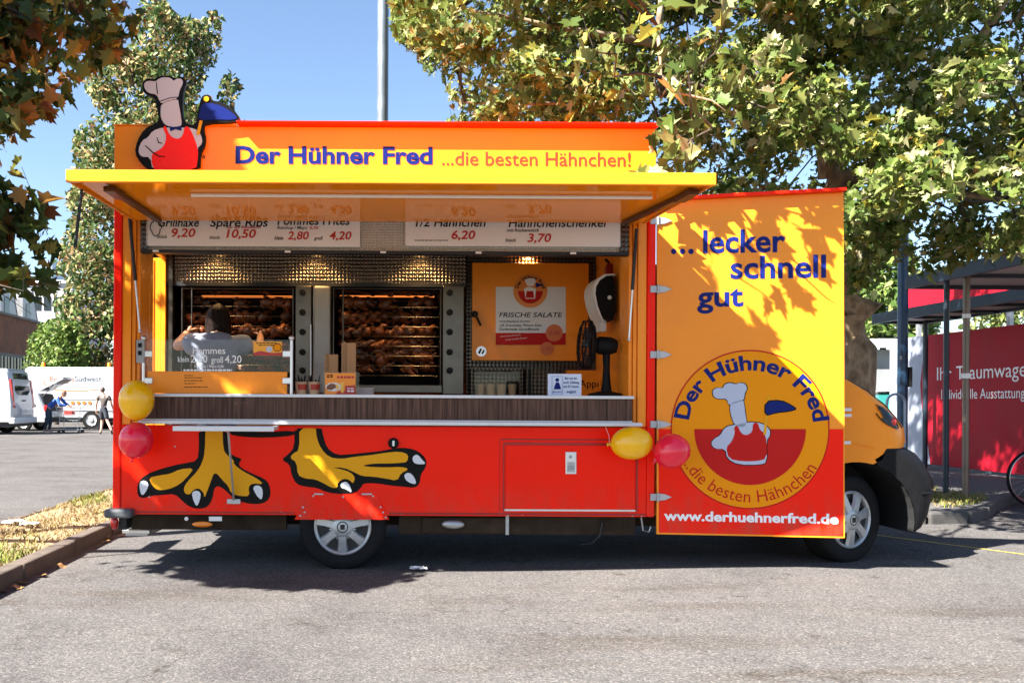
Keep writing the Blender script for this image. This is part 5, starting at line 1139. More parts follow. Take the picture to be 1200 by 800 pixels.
mb = MB(); mb.poly([Vector((p.x, y, p.z)) + Vector((.006, 0, -.012)) for p, y in ((ga.lerp(gb, .66), 28.7), (ga.lerp(gb, .66), 29.7), (ga.lerp(gb, .97), 29.65), (ga.lerp(gb, .97), 28.75))]); mb.build("inner_lining", DARK, TG)
mb = MB(); mb.tube([(xr - .30, 28.6, 1.40), gb.lerp(ga, .45) + Vector((0, 28.75, 0))], .015, 6); mb.build("gas_strut", DARK, V2)
mb = MB(); mb.poly([(xr - .75, y0 + .11, 1.46), (xr - 1.7, y0 + .11, 1.50), (xr - 1.7, y0 + .015, 1.02), (xr - .45, y0 + .015, 1.02)]); mb.build("side_window", CARGLASS, V2)
for ya, yb in ((28.32, 28.5), (29.9, 30.08)): mb = MB(); mb.box(xr - .12, xr + .015, ya, yb, .78, 1.05); mb.build("tail_lamp", TAIL, V2, bevel=.02)
mb = MB(); mb.box(xr - .1, xr + .06, 28.28, 30.12, .36, .56); mb.build("bumper", BLKPL, V2, bevel=.03)
for wxx in (-.95, -3.55): road_wheel(xr + wxx, y0 - .005, .31, .31, V2, HUB); road_wheel(xr + wxx, y1 + .005, .31, .31, V2, HUB, 1)
# 3: long white works van, side on, nose hidden behind the truck
y0, y1, xr = 31.0, 33.0, -16.0; H = 2.72
V3 = empty("works_van", (xr + 3.1, 32, 0), "long white works van with orange roof beacons and the name of an energy firm", "van")
prof = [(xr + .03, .45), (xr, .7), (xr + .05, 1.6), (xr + .14, H - .1), (xr + .25, H), (xr + 4.4, H + .02), (xr + 4.8, H - .25), (xr + 5.45, 1.5), (xr + 6.1, 1.25), (xr + 6.25, .9), (xr + 6.2, .45)]
B3 = shell(prof, y0, y1, .07, 1.2).build("body", CARW, V3, smooth=40)
f3 = lambda off: (lambda px, py: atY(px, py, y0 + max(0, (1.29 + (470 - py) * .0375) - 1.2) * .07 - off - .006))
text_px("lettering", [("Energie", 58.5, 87, 446.8, 440.4)], f3(.012), mat("pale_orange_lettering", (.36, .10, .03), .5), B3); text_px("lettering", [("Südwest", 87.5, 118.5, 446.8, 440.4)], f3(.012), mat("grey_lettering", (.05, .055, .07), .5), B3)
ORG = mat("orange_print", (.55, .12, .012), .5)
flat("dot_print", [circle(85 + 6.7 * i, 471.7, 2.2, 20) for i in range(4)], f3(.006), ORG, B3)
arc = [(51.5, 444), (52.5, 449), (57, 453.5), (66, 456), (80, 457.3), (98, 457.3), (118, 455.7), (118, 456.4), (98, 458.2), (80, 458.3), (65, 457.2), (55.5, 454.6), (51.5, 450), (50.6, 444)]
flat("swoosh_print", [arc], f3(.006), ORG, B3)
mb = MB(); mb.box(xr + .1, xr + 6.1, y0 - .03, y0 + .012, .80, .98); mb.build("side_moulding", mat("grey_moulding", (.35, .37, .40), .5), V3, bevel=.01)
mb = MB(); mb.box(xr + .1, xr + 6.1, y0 - .004, y0 + .02, 1.30, 1.315); mb.box(xr + .1, xr + 6.1, y0 + .072, y0 + .11, 2.28, 2.295); mb.build("panel_seam", mat("seam_grey", (.40, .41, .43), .5), V3)
wxx = atY(107, 493, 31).x
for xx in (wxx, wxx + 3.4): road_wheel(xx, y0 - .02, .40, .40, V3, HUB); road_wheel(xx, y1 + .02, .40, .40, V3, HUB, 1)
mb = MB()
for xx in (wxx, wxx + 3.4): mb.lathe([(.40, 0), (.50, 0), (.50, .03), (.40, .03)], (xx, y0 - .022, .42), (0, 1, 0), 24, a0=R(-100), a1=R(100))
mb.build("wheel_arch", DARK, V3)
mb = MB(); mb.box(xr + .1, xr + 6, 31.1, 32.9, .30, .45); mb.build("underbody", DARK, V3)
for px in (51, 128):
    p = atY(px, 430, 32.0); mb = MB(); mb.lathe([(.10, 0), (.10, .03), (.085, .05), (.085, .20), (.05, .25), (0, .26)], (p.x, 32.0, H + .0), (0, 0, 1), 18); mb.build("beacon", AMBER, V3, smooth=40)
mb = MB(); mb.poly([(xr + 4.75, y0 + .07, 2.2), (xr + 5.2, y0 + .03, 1.55), (xr + 4.2, y0 + .03, 1.55), (xr + 4.2, y0 + .07, 2.2)]); mb.build("side_window", CARGLASS, V3)

# ------------------------------------------------------------------ buildings on the left
BRK = mat("brown_brick", (.22, .095, .055), .9, var=.35, vscale=1.3, bump=.4, bscale=20); CONC = mat("grey_concrete", (.20, .185, .18), .85, var=.25, vscale=.7)
ZINC = mat("zinc_roof", (.34, .34, .35), .45, .5, var=.12, vscale=2)
A = at(-45, 470, 46); B = at(70, 470, 62); A.z = B.z = 0; dAB = (B - A); L_ = dAB.length; dAB.normalize(); nAB = Vector((dAB.y, -dAB.x, 0)); Mb = Matrix((dAB, -nAB, ZV)).transposed()
BB = empty("brick_building", (A + B) / 2, "brown brick works building with dark window bands and saw-tooth zinc roof lights", "building")
def bw(u, w, z): return A + dAB * u - nAB * w + ZV * z
def bbox(mb, u0, u1, w0, w1, z0, z1): mb.obox(bw((u0 + u1) / 2, (w0 + w1) / 2, (z0 + z1) / 2), (u1 - u0, w1 - w0, z1 - z0), Mb); return mb
bbox(MB(), 0, L_, 0, 14, 0, 6.4).build("wall", BRK, BB)
bbox(MB(), -.1, L_ + .1, -.12, 14.1, 6.402, 6.55).build("parapet", CONC, BB)
bbox(MB(), 0, L_, -.06, -.002, 1.0, 4.1).build("window_band", CONC, BB)
for i in range(16):
    u = (i + .1) * L_ / 16; mb = bbox(MB(), u, u + L_ / 16 * .8, -.10, -.065, 2.0, 3.9); o = mb.build("window", CARGLASS, BB)
    mb = bbox(MB(), u, u + L_ / 16 * .8, -.14, -.105, 2.9, 2.98); bbox(mb, u + L_ / 16 * .36, u + L_ / 16 * .42, -.145, -.105, 2.0, 3.9); mb.build("frame", CONC, o)
for i in range(4):
    u = L_ * (.08 + .24 * i); w_ = L_ * .19
    mb = MB(); pr = [bw(u, 1.5, 6.552), bw(u + w_, 1.5, 6.552), bw(u + w_ * .62, 1.5, 9.0), bw(u, 1.5, 8.2)]; mb.prism(pr, -nAB * 9); o = mb.build("roof_light", ZINC, BB)
    mb = MB()
    for s in range(12):
        a = pr[1].lerp(pr[2], .02) - nAB * (s * .75); mb.tube([a + dAB * .03, pr[2] - nAB * (s * .75) + dAB * .03], .045, 4)
    mb.build("standing_seam", ZINC, o)
    mb = MB(); q = [bw(u + .2 * w_, 1.47, 6.8), bw(u + .5 * w_, 1.47, 6.8), bw(u + .45 * w_, 1.47, 8.1), bw(u + .2 * w_, 1.47, 7.9)]; mb.poly(q); mb.build("window", CARGLASS, o)
WB = empty("office_block", at(70, 470, 95) * 1.0, "distant white office block with a grey glazed stair tower behind the works", "building"); WB.location.z = 0; WL[WB.name] = Vector(WB.location)
a = at(22, 332, 95); b = at(84, 470, 95); mb = MB(); mb.box(a.x, b.x, a.y, a.y + 12, 0, a.z); mb.build("wall", mat("white_render", (.42, .42, .44), .8, var=.05, vscale=.3), WB)
mb = MB(); mb.box(a.x - .2, b.x + .2, a.y - .3, a.y + 12.3, a.z + .002, a.z + .35); mb.build("roof", mat("pale_coping", (.6, .6, .62), .7), WB)
for i in range(5):
    for zz in (9.0, 12.2): x = a.x + .6 + i * 1.1; mb = MB(); mb.box(x, x + .8, a.y - .06, a.y - .003, zz - 1, zz + .5); mb.build("window", CARGLASS, WB)
c0 = at(46, 302, 95); c1 = at(57, 332, 95); mb = MB(); mb.box(c0.x, c1.x, c0.y + 1, c0.y + 5, a.z + .36, c0.z); TW = mb.build("stair_tower", mat("blue_grey_glazing", (.22, .27, .34), .2, .3), WB)
mb = MB()
for i in range(1, 4): mb.box(c0.x, c1.x, c0.y + .94, c0.y + .998, a.z + .36 + i * .7, a.z + .42 + i * .7)
mb.build("glazing_bar", mat("mullion_grey", (.5, .52, .55), .5), TW)

# ------------------------------------------------------------------ right-hand side: shelters, boards, posts
STB = mat("dark_blue_steel", (.016, .028, .045), .4, .2, var=.12); BLUP = mat("blue_pole_paint", (.012, .045, .10), .4, var=.15); ROOFU = mat("shelter_ceiling", (.34, .33, .33), .6, var=.05)
PZ = zt
def shelter(x0, x1, y0, y1, z0, z1, posts, lab):
    S = empty("bus_shelter", ((x0 + x1) / 2, (y0 + y1) / 2, PZ), lab, "shelter")
    mb = MB(); t = .05
    mb.box(x0, x0 + t, y0, y1, z0, z1); mb.box(x1 - t, x1, y0, y1, z0, z1); mb.box(x0 + t + .001, x1 - t - .001, y0, y0 + t, z0, z1); mb.box(x0 + t + .001, x1 - t - .001, y1 - t, y1, z0, z1); mb.build("roof_edge", STB, S, bevel=.006)
    mb = MB(); mb.box(x0 + t + .002, x1 - t - .002, y0 + t + .002, y1 - t - .002, z0 + .05, z0 + .09); mb.build("ceiling", ROOFU, S)
    mb = MB(); mb.box(x0 + .01, x1 - .01, y0 + .01, y1 - .01, z1 + .001, z1 + .02); mb.build("roof", STB, S)
    n = max(2, int((y1 - y0) / .8))
    for i in range(1, n): mb = MB(); y = y0 + (y1 - y0) * i / n; mb.box(x0 + t + .003, x1 - t - .003, y - .03, y + .03, z0 + .005, z0 + .049); mb.build("rafter", STB, S)
    for (px_, py_, r_, m_) in posts: mb = MB(); mb.tube([(px_, py_, PZ), (px_, py_, z0 + .05)], r_, 14); mb.build("post", m_, S, smooth=50)
    return S
BRZ = mat("bronze_post", (.16, .125, .10), .4, .5, var=.2, vscale=4)
S1 = shelter(6.86, 9.2, 2.7, 4.75, 2.80, 2.95, [(6.93, 4.02, .032, STB), (6.97, 3.72, .036, BRZ), (9.1, 4.5, .032, STB), (9.1, 2.9, .032, STB)], "near dark steel shelter roof carried on a thin black and a bronze post")
mb = MB(); mb.tube([(6.97, 3.72, 2.32), (6.97, 3.72, 2.37)], .044, 14); mb.build("clamp_band", WPLAS, S1); mb = MB(); mb.tube([(6.97, 3.72, 1.60), (6.97, 3.72, 1.66)], .05, 14); mb.build("clamp_band", WPLAS, S1)
S2 = shelter(8.62, 9.55, 4.9, 8.6, 2.70, 2.85, [(9.45, 8.4, .04, STB), (9.45, 5.2, .04, STB)], "lower shelter roof farther back beneath the leaves beside the blue pole")
p = at(1057.5, 470, 13.0); mb = MB(); mb.tube([(p.x, p.y, PZ), (p.x, p.y, 3.9)], .072, 18); BP = mb.build("steel_pole", BLUP, smooth=50); tag(BP, "dark blue steel pole standing between the cab and the red board", "pole")
mb = MB(); mb.box(p.x + .073, p.x + .12, p.y - .05, p.y + .05, 1.55, 1.85); mb.build("junction_box", DARK, BP); text_px("lettering", [("8", 1054, 1057, 421, 417)], lambda x, y: atY(x, y, p.y - .075), WPLAS, BP)
# the red advertising board runs away from the camera
BX = 9.72
def brd_r(px, py, off=.004):
    d = at(px, py, 1.0) - CAM; t = (BX - off - CAM.x) / d.x; return CAM + d * t
BRED = mat("board_red", (.33, .006, .018), .5, var=.08, vscale=2, spec=.2)
mb = MB(); mb.box(BX, BX + .10, 2.2, 9.9, .22, 2.52); RB = mb.build("advertising_board", BRED, bevel=.004); tag(RB, "long red advertising board with white lettering and a white wavy end", "board")
wv = [(1085.5, 392), (1084.5, 405), (1081, 425), (1078.5, 450), (1080, 475), (1083.5, 500), (1088, 525), (1090, 556)]
def keep(pt): return Vector((BX - .004, min(pt.y, 9.898), min(max(pt.z, .222), 2.518)))
pl = [keep(brd_r(*q)) for q in wv]; pl = [Vector((BX - .004, pl[0].y, 2.518))] + pl + [Vector((BX - .004, pl[-1].y, .222)), Vector((BX - .004, 9.898, .222)), Vector((BX - .004, 9.898, 2.518))]
mb = MB(); mb.poly(pl); mb.build("white_print", mat("board_pale", (.28, .31, .38), .5, var=.04), RB)
text_px("lettering", [("Ihr", 1098, 1115, 445.5, 430.5, -.8), ("Traumwagen", 1120.5, 1212, 444.7, 429, -4.5)], brd_r, WHITE, RB)
text_px("lettering", [("Individuelle Ausstattung", 1103, 1201, 467.5, 456.5, -1.5)], brd_r, WHITE, RB)
for y in (2.6, 5.0, 7.4, 9.6): mb = MB(); mb.box(BX + .101, BX + .16, y - .03, y + .03, PZ, 2.5); mb.build("post", GALV, RB)
mb = MB(); mb.box(10.2, 10.3, 5.0, 10.4, 2.95, 3.65); UB = mb.build("banner_board", BRED, bevel=.004); tag(UB, "red banner board raised above the shelters among the leaves", "board")
mb = MB(); mb.poly([(10.197, 10.2, 2.97), (10.197, 10.398, 2.97), (10.197, 10.398, 3.63), (10.197, 10.25, 3.63)]); mb.build("white_print", WPLAS, UB)
for y in (5.4, 7.6, 10.0): mb = MB(); mb.box(10.301, 10.37, y - .04, y + .04, PZ, 3.6); mb.build("post", GALV, UB)
# pale hut, parked car and bike rack glimpsed behind the trunk
HUT = empty("storage_hut", (13.6, 17.5, PZ), "grey hut with pale roof behind the plane tree trunk", "hut")
mb = MB(); mb.box(11.0, 18.0, 16.0, 20.0, PZ, 2.72); mb.build("wall", mat("hut_grey", (.30, .31, .33), .8, var=.2, vscale=1.2), HUT)
mb = MB(); mb.add([(10.8, 15.7, 2.75), (18.2, 15.7, 2.75), (18.2, 20.2, 3.15), (10.8, 20.2, 3.15), (10.8, 15.7, 2.95), (18.2, 15.7, 2.95), (18.2, 20.2, 3.35), (10.8, 20.2, 3.35)], [(3, 2, 1, 0), (4, 5, 6, 7), (0, 1, 5, 4), (1, 2, 6, 5), (2, 3, 7, 6), (3, 0, 4, 7)]); mb.build("roof", mat("hut_roof_white", (.38, .38, .39), .7), HUT)
mb = MB(); mb.box(11.5, 12.5, 15.95, 15.998, PZ, 2.2); mb.build("door", GREY, HUT)
y0, y1, xr = 12.6, 14.3, 13.9; V4 = empty("parked_car", (xr - 2.1, 13.4, PZ), "teal green parked car half hidden behind the cab and blue pole", "car")
prof = [(xr - .05, .50), (xr, .8), (xr - .05, 1.05), (xr - .45, 1.45), (xr - .7, 1.56), (xr - 2.0, 1.58), (xr - 2.8, 1.08), (xr - 3.8, .98), (xr - 4.0, .75), (xr - 3.95, .50)]
shell(prof, y0, y1, .22, 1.0).build("body", mat("teal_car_paint", (.03, .22, .20), .25, coat=.5), V4, smooth=40)
mb = MB(); mb.poly([(xr - .7, y0 + .09, 1.48), (xr - 2.0, y0 + .09, 1.50), (xr - 2.65, y0 + .012, 1.10), (xr - .45, y0 + .012, 1.10)]); mb.build("side_window", CARGLASS, V4)
mb = MB(); mb.box(xr - 2.2, xr - .7, 12.8, 14.1, 1.585, 1.60); mb.build("roof_panel", CARW, V4)
for q in (-.85, -3.2): road_wheel(xr + q, y0 - .005, .31 + PZ, .31, V4, HUB); road_wheel(xr + q, y1 + .005, .31 + PZ, .31, V4, HUB, 1)
HP = mat("pale_blue_rack", (.30, .38, .50), .4, .3); p = at(1050, 470, 12.0)
def hoop(x, lab):
    mb = MB(); mb.tube([(x - .13, p.y, PZ)] + [(x - .13 * math.cos(R(a)), p.y, 1.30 + .13 * math.sin(R(a))) for a in range(0, 181, 20)] + [(x + .13, p.y, PZ)], .018, 8); o = mb.build("bike_rack_hoop", HP, smooth=60); tag(o, lab, "bike rack")
hoop(p.x, "pale blue tubular rack hoop just left of the blue pole")
# bicycle leaning at the right edge
bc = at(1214, 470, 10.3); bx_, by_ = bc.x, bc.y; bz = gz(9) ; BK = empty("bicycle", (bx_ + .5, by_, bz), "black bicycle parked at the right edge by the red board", "bicycle")
for i, x in enumerate((bx_, bx_ + 1.05)):
    mb = MB(); mb.tube([(x + .335 * math.cos(R(a)), by_, bz + .35 + .335 * math.sin(R(a))) for a in range(0, 361, 10)], .018, 8, caps=False); W_ = mb.build("wheel", RUB, BK, smooth=60)
    mb = MB(); mb.tube([(x + .315 * math.cos(R(a)), by_, bz + .35 + .315 * math.sin(R(a))) for a in range(0, 361, 10)], .010, 6, caps=False)
    for k_ in range(24): a = R(15 * k_); s_ = .02 if k_ % 2 else -.02; mb.tube([(x, by_ + s_, bz + .35), (x + .31 * math.cos(a), by_, bz + .35 + .31 * math.sin(a))], .0012, 4)
    mb.tube([(x, by_ - .04, bz + .35), (x, by_ + .04, bz + .35)], .018, 8); mb.build("rim", ALU, W_)
q = lambda x, z: Vector((bx_ + x, by_, bz + z))
mb = MB()
for a, b in ((q(1.05, .35), q(.62, .30)), (q(.62, .30), q(.72, .80)), (q(.72, .80), q(1.05, .35)), (q(.62, .30), q(.16, .72)), (q(.72, .74), q(.16, .80)), (q(.0, .35), q(.17, .92))): mb.tube([a, b], .016, 8)
mb.build("frame", BLKPL, BK, smooth=60)
mb = MB(); mb.tube([q(.72, .8), q(.74, .96)], .013, 8); mb.build("seat_post", ALU, BK); mb = MB(); mb.ball(q(.74, .98), (.14, .07, .03)); mb.build("saddle", DARK, BK, smooth=60)
mb = MB(); mb.tube([q(.17, .92), q(.18, 1.02)], .013, 8); mb.tube([q(.22, 1.04) + Vector((0, -.28, 0)), q(.17, 1.03), q(.22, 1.04) + Vector((0, .28, 0))], .012, 8); mb.build("handlebar", DARK, BK)
mb = MB(); mb.lathe([(.09, -.005), (.09, .005)], q(.62, .30), (0, 1, 0), 20); mb.bar(q(.62, .3) + Vector((0, -.05, 0)), q(.70, .15) + Vector((0, -.05, 0)), .02, .015); mb.bar(q(.62, .3) + Vector((0, .05, 0)), q(.54, .45) + Vector((0, .05, 0)), .02, .015); mb.build("crankset", GALV, BK)
# lamp post behind the truck
p = at(446.5, 470, 12.0); LPM = mat("blue_grey_lamp_post", (.16, .19, .22), .4, .5, var=.05)
LPO = empty("street_lamp", (p.x, p.y, PZ), "tall grey lamp post rising behind the truck roof", "street lamp")
mb = MB(); mb.tube([(p.x, p.y, PZ), (p.x, p.y, 1.4), (p.x, p.y, 1.42), (p.x, p.y, 9.0)], [.12, .12, .088, .075], 20); mb.build("post", LPM, LPO, smooth=40)
mb = MB(); mb.tube([(p.x, p.y, 9.0), (p.x, p.y + .1, 9.3), (p.x, p.y + 1.0, 9.5)], .04, 10); mb.build("arm", LPM, LPO); mb = MB(); mb.obox((p.x, p.y + 1.3, 9.5), (.25, .7, .12)); mb.build("lamp_head", GREY, LPO, bevel=.03)
# sign on the strip, just out of the picture, whose shadow falls on the asphalt
SPO = empty("sign_post", (-3.5, -.15, .09), "thin grey sign post standing in the planted strip", "sign"); mb = MB(); mb.tube([(-3.5, -.15, .05), (-3.5, -.15, 1.86)], .014, 10); mb.build("post", GALV, SPO); mb = MB(); mb.box(-3.512, -3.500, -.13, .42, 1.55, 1.81); mb.build("sign_plate", GALV, SPO)
# litter
def paper(px, py, z, s, lab):
    c = ground_at(px, py, z); mb = MB(); n = 7; rows = []
    for i in range(n): rows.append([(c.x + (i / 6 - .5) * s + rnd(-.01, .01), c.y + (j / 6 - .5) * s * .6 + rnd(-.01, .01), z + .012 + rnd(0, .035) * (s / .2)) for j in range(n)])
    mb.grid(rows); o = mb.build("crumpled_paper", WHITE); tag(o, lab, "litter")
paper(16, 614, .10, .19, "flat white scrap of paper on the dry verge at the left edge"); paper(35, 616, .10, .16, "crumpled white paper on the dry verge, nearer the truck"); paper(490, 668, .003, .12, "small white scrap lying behind the rear wheel in the shade")
# ------------------------------------------------------------------ trees
def mat_leaf(name, trans=.30, rough=.45):
    m = bpy.data.materials.new(name); m.use_nodes = True; N = m.node_tree.nodes; L = m.node_tree.links; b = N["Principled BSDF"]; out = N["Material Output"]
    a = N.new("ShaderNodeAttribute"); a.attribute_name = "tint"; L.new(a.outputs["Color"], b.inputs["Base Color"]); b.inputs["Roughness"].default_value = rough; b.inputs["Specular IOR Level"].default_value = .22
    t = N.new("ShaderNodeBsdfTranslucent"); hs = N.new("ShaderNodeHueSaturation"); hs.inputs["Value"].default_value = 1.35; hs.inputs["Hue"].default_value = .508; L.new(a.outputs["Color"], hs.inputs["Color"]); L.new(hs.outputs[0], t.inputs[0])
    mx = N.new("ShaderNodeMixShader"); mx.inputs[0].default_value = trans; L.new(b.outputs[0], mx.inputs[1]); L.new(t.outputs[0], mx.inputs[2]); L.new(mx.outputs[0], out.inputs[0]); return m
LEAF = mat_leaf("plane_leaf"); LEAFM = mat_leaf("maple_leaf", .30, .5); LEAFF = mat_leaf("far_leaf", .2, .5)
HALF = np.array([(0, 0), (.10, -.06), (.36, -.10), (.26, .10), (.58, .30), (.34, .40), (.40, .66), (.18, .62), (0, 1.0)], float)   # lobed half leaf
def leaf_cloud(name, P, size, nrm, palette, m, parent=None, weights=None, simple=False, droop=.5):
    P = np.asarray(P, float); n = len(P); nrm = np.asarray(nrm, float); nrm /= np.linalg.norm(nrm, axis=1, keepdims=True) + 1e-9
    rv = NPR.normal(size=(n, 3)); rv[:, 2] -= droop; u = rv - (rv * nrm).sum(1, keepdims=True) * nrm; u /= np.linalg.norm(u, axis=1, keepdims=True) + 1e-9; w = np.cross(nrm, u)
    if simple: half = np.array([(0, 0), (.30, .18), (.34, .55), (0, 1.0)])
    else: half = HALF
    k = len(half); right = half; left = half[1:-1][::-1] * np.array([-1, 1])
    pts = np.vstack([right, left]); nv = len(pts); fold = NPR.uniform(.0, .9, n); curl = NPR.uniform(-.35, .95, n); tw = NPR.uniform(-.5, .5, n)
    sz = np.asarray(size)[:, None, None]
    x = pts[:, 0][None, :, None]; y = pts[:, 1][None, :, None]
    wid = NPR.uniform(.42, 1.08, n)[:, None, None]
    V = P[:, None, :] + sz * (w[:, None, :] * x * wid + u[:, None, :] * (y - .3) + nrm[:, None, :] * (np.abs(x) * fold[:, None, None] - y * y * curl[:, None, None] + x * y * tw[:, None, None]))
    f1 = list(range(k)); f2 = [k - 1] + list(range(k, nv)) + [0]
    base_idx = (np.arange(n) * nv)[:, None]; F = np.concatenate([base_idx + np.array(f1), base_idx + np.array(f2)], 1).ravel()
    tot = np.tile([len(f1), len(f2)], n); st = np.concatenate([[0], np.cumsum(tot)[:-1]])
    pal = np.array(palette); pi = NPR.choice(len(pal), n, p=weights) ; c = pal[pi] * NPR.uniform(.75, 1.3, (n, 1))
    V = V.reshape(-1, 3); base = Vector((float(V[:, 0].mean()), float(V[:, 1].mean()), float(V[:, 2].min())))
    me = tinted_mesh(name, V, F, st, tot, np.repeat(c, nv, 0), m, base); o = bpy.data.objects.new(name, me); COL.objects.link(o); place(o, base, parent); return o

def proj(P):
    P = np.asarray(P, float); D = P[:, 1] - CAM.y; ux = P[:, 0] * FPX / D; vy = -(P[:, 2] - CAM.z) * FPX / D; c, s = math.cos(ROLL), math.sin(ROLL)
    return PX0 + ux * c - vy * s, PY0 + ux * s + vy * c, D
def inside(px, py, poly):
    r = np.zeros(len(px), bool); j = len(poly) - 1
    for i in range(len(poly)):
        xi, yi = poly[i]; xj, yj = poly[j]; c = ((yi > py) != (yj > py)) & (px < (xj - xi) * (py - yi) / (yj - yi + 1e-12) + xi); r ^= c; j = i
    return r
SV = np.array([1.66, 1.0, -1.83])                     # the way sunlight travels, per metre of depth
def clumps(centres, per, rad, flat=.7):
    P = []; Nn = []
    for c in centres:
        k = NPR.normal(size=(per, 3)); k /= np.linalg.norm(k, axis=1, keepdims=True); r = NPR.uniform(.15, 1, per) ** .6; q = k * r[:, None] * np.array([rad, rad, rad * flat]) * NPR.uniform(.65, 1.3)
        P.append(np.asarray(c) + q); Nn.append(k * .55 + NPR.normal(size=(per, 3)) * .75 + np.array([-.25, -.2, .75]))
    return np.vstack(P), np.vstack(Nn)
def bark(name, cols, sc=6):
    m = bpy.data.materials.new(name); m.use_nodes = True; N = m.node_tree.nodes; L = m.node_tree.links; b = N["Principled BSDF"]; tc = N.new("ShaderNodeTexCoord"); mp = N.new("ShaderNodeMapping"); mp.inputs["Scale"].default_value = (1, 1, .45); L.new(tc.outputs["Object"], mp.inputs[0])
    nz = N.new("ShaderNodeTexNoise"); nz.inputs["Scale"].default_value = sc; nz.inputs["Detail"].default_value = 6; L.new(mp.outputs[0], nz.inputs["Vector"]); cr = N.new("ShaderNodeValToRGB"); cr.color_ramp.interpolation = 'LINEAR'
    while len(cr.color_ramp.elements) < len(cols): cr.color_ramp.elements.new(.5)
    for e, (p_, c) in zip(cr.color_ramp.elements, cols): e.position = p_; e.color = (*c, 1)
    L.new(nz.outputs["Fac"], cr.inputs[0]); L.new(cr.outputs[0], b.inputs["Base Color"]); b.inputs["Roughness"].default_value = .9
    bp = N.new("ShaderNodeBump"); bp.inputs["Strength"].default_value = .6; bp.inputs["Distance"].default_value = .02; L.new(nz.outputs["Fac"], bp.inputs["Height"]); L.new(bp.outputs[0], b.inputs["Normal"]); return m
BARKP = bark("plane_bark", [(.32, (.10, .065, .04)), (.46, (.20, .135, .085)), (.55, (.30, .22, .14)), (.66, (.16, .11, .07))], 9); BARKD = bark("brown_bark", [(.3, (.025, .018, .012)), (.7, (.06, .042, .03))], 14)
def limbs(mb, paths):
    for pts, r0, r1 in paths:
        pts = [Vector(p_) for p_ in pts]; fine = []
        for a, b in zip(pts, pts[1:]):
            for t in (0, .34, .67): fine.append(a.lerp(b, t) + Vector((rnd(-1, 1), rnd(-1, 1), rnd(-1, 1))) * r1 * .8)
        fine.append(pts[-1]); n = len(fine); mb.tube(fine, [r0 + (r1 - r0) * i / (n - 1) for i in range(n)], 10)
def twigs(mb, centres, anchors, r=.010, mi=0):
    A_ = np.array(anchors)
    for c in centres:
        c = np.asarray(c); a = A_[np.argmin(((A_ - c) ** 2).sum(1))]; mid = (a + c) / 2 + NPR.normal(size=3) * .12; dl = float(np.linalg.norm(c - a))
        if dl > 1.6: a = c + (a - c) * 1.6 / dl; mid = (a + c) / 2 + NPR.normal(size=3) * .15
        mb.tube([a, (a + mid) / 2 + NPR.normal(size=3) * .05, mid, (mid + c) / 2 + NPR.normal(size=3) * .05, c, c + NPR.normal(size=3) * .18], [r * 1.5, r * 1.3, r * 1.1, r * .9, r * .7, r * .3], 5, mi, caps=False)

# the plane tree behind the cab; its crown hangs over the truck
def vis_mask(px, py, D):
    """where the crown may show: the sky stays open on the left and over the truck"""
    left = np.interp(py, [-400, 0, 45, 62, 80, 100, 112, 128, 150, 240, 900], [440, 457, 462, 485, 492, 496, 515, 532, 520, 520, 520]); low = np.interp(px, [400, 985, 1000, 1050, 1100, 1150, 1300], [260, 260, 372, 372, 322, 300, 330]); return (px > left) & (py < low)
def sun_ok(P, dens):
    """leaves must not shade the sunlit fascia, door and asphalt that the photograph shows"""
    t = -P[:, 1]; Xf = P[:, 0] + SV[0] * t; Zf = P[:, 2] + SV[2] * t; front = t > .02
    bad = front & (Xf > -.8) & (Xf < 1.98) & (Zf > 2.45) & (Zf < 3.4)
    bad |= front & (Xf > -1) & (Xf < 2.06) & (Zf > 0) & (Zf < 2.45)
    q = atYv(Xf, Zf); want = np.zeros(len(P), bool); bad |= front & (Xf > 2.0) & (Xf < 3.45) & (Zf > .2) & (Zf < 2.82) & ~want
    tg = P[:, 2] / -SV[2]; Xg = P[:, 0] + SV[0] * tg; Yg = P[:, 1] + SV[1] * tg
    bad |= (Yg < .25) & (Xg < 4.0); bad |= (Yg < .5) & (Xg >= 4.0) & (Yg < .5 - (0))
    return ~bad
def atYv(X, Z): return 450 + X * 156, 470 - (Z - 1.29) * 156
SHP = [[(880, 240), (995, 238), (995, 330), (985, 345), (960, 330), (930, 335), (915, 300), (890, 285)], [(806, 242), (852, 242), (850, 258), (830, 262)], [(815, 302), (832, 308), (850, 332), (842, 348), (826, 334)], [(848, 288), (880, 290), (900, 320), (876, 326)], [(895, 335), (935, 330), (952, 360), (930, 372), (898, 362)], [(850, 362), (888, 368), (918, 395), (920, 420), (890, 405), (862, 388)], [(940, 340), (958, 346), (955, 366), (940, 358)]]
def door_want(px, py):
    r = np.zeros(len(px), bool)
    for pl in SHP: r |= inside(px, py, pl)
    return r
PT = empty("plane_tree", at(1003, 470, 9.6).xy.to_3d() + Vector((0, 0, PZ)), "big plane tree behind the cab, its pale leafy crown hanging over the truck", "tree")
tp = lambda px, py, D=9.6: at(px, py, D)
b0 = tp(1004, 470); b0.z = PZ - .02
trunk = [b0, tp(1003, 440), tp(999, 380), tp(993, 320), tp(981, 250), tp(972, 205)]
L1 = [tp(972, 205), tp(962, 150, 9.5), tp(950, 60, 9.3), tp(938, -60, 9.2), tp(930, -200, 9.2)]
L2 = [tp(980, 232), tp(1008, 207, 9.5), tp(1040, 178, 9.4), tp(1090, 120, 9.2), tp(1150, 40, 9.0), tp(1220, -60, 8.8)]
L3 = [tp(965, 165, 9.5), tp(920, 110, 9.0), tp(840, 70, 8.5), tp(740, 45, 8.2), tp(640, 30, 8.0), tp(540, 10, 8.0)]
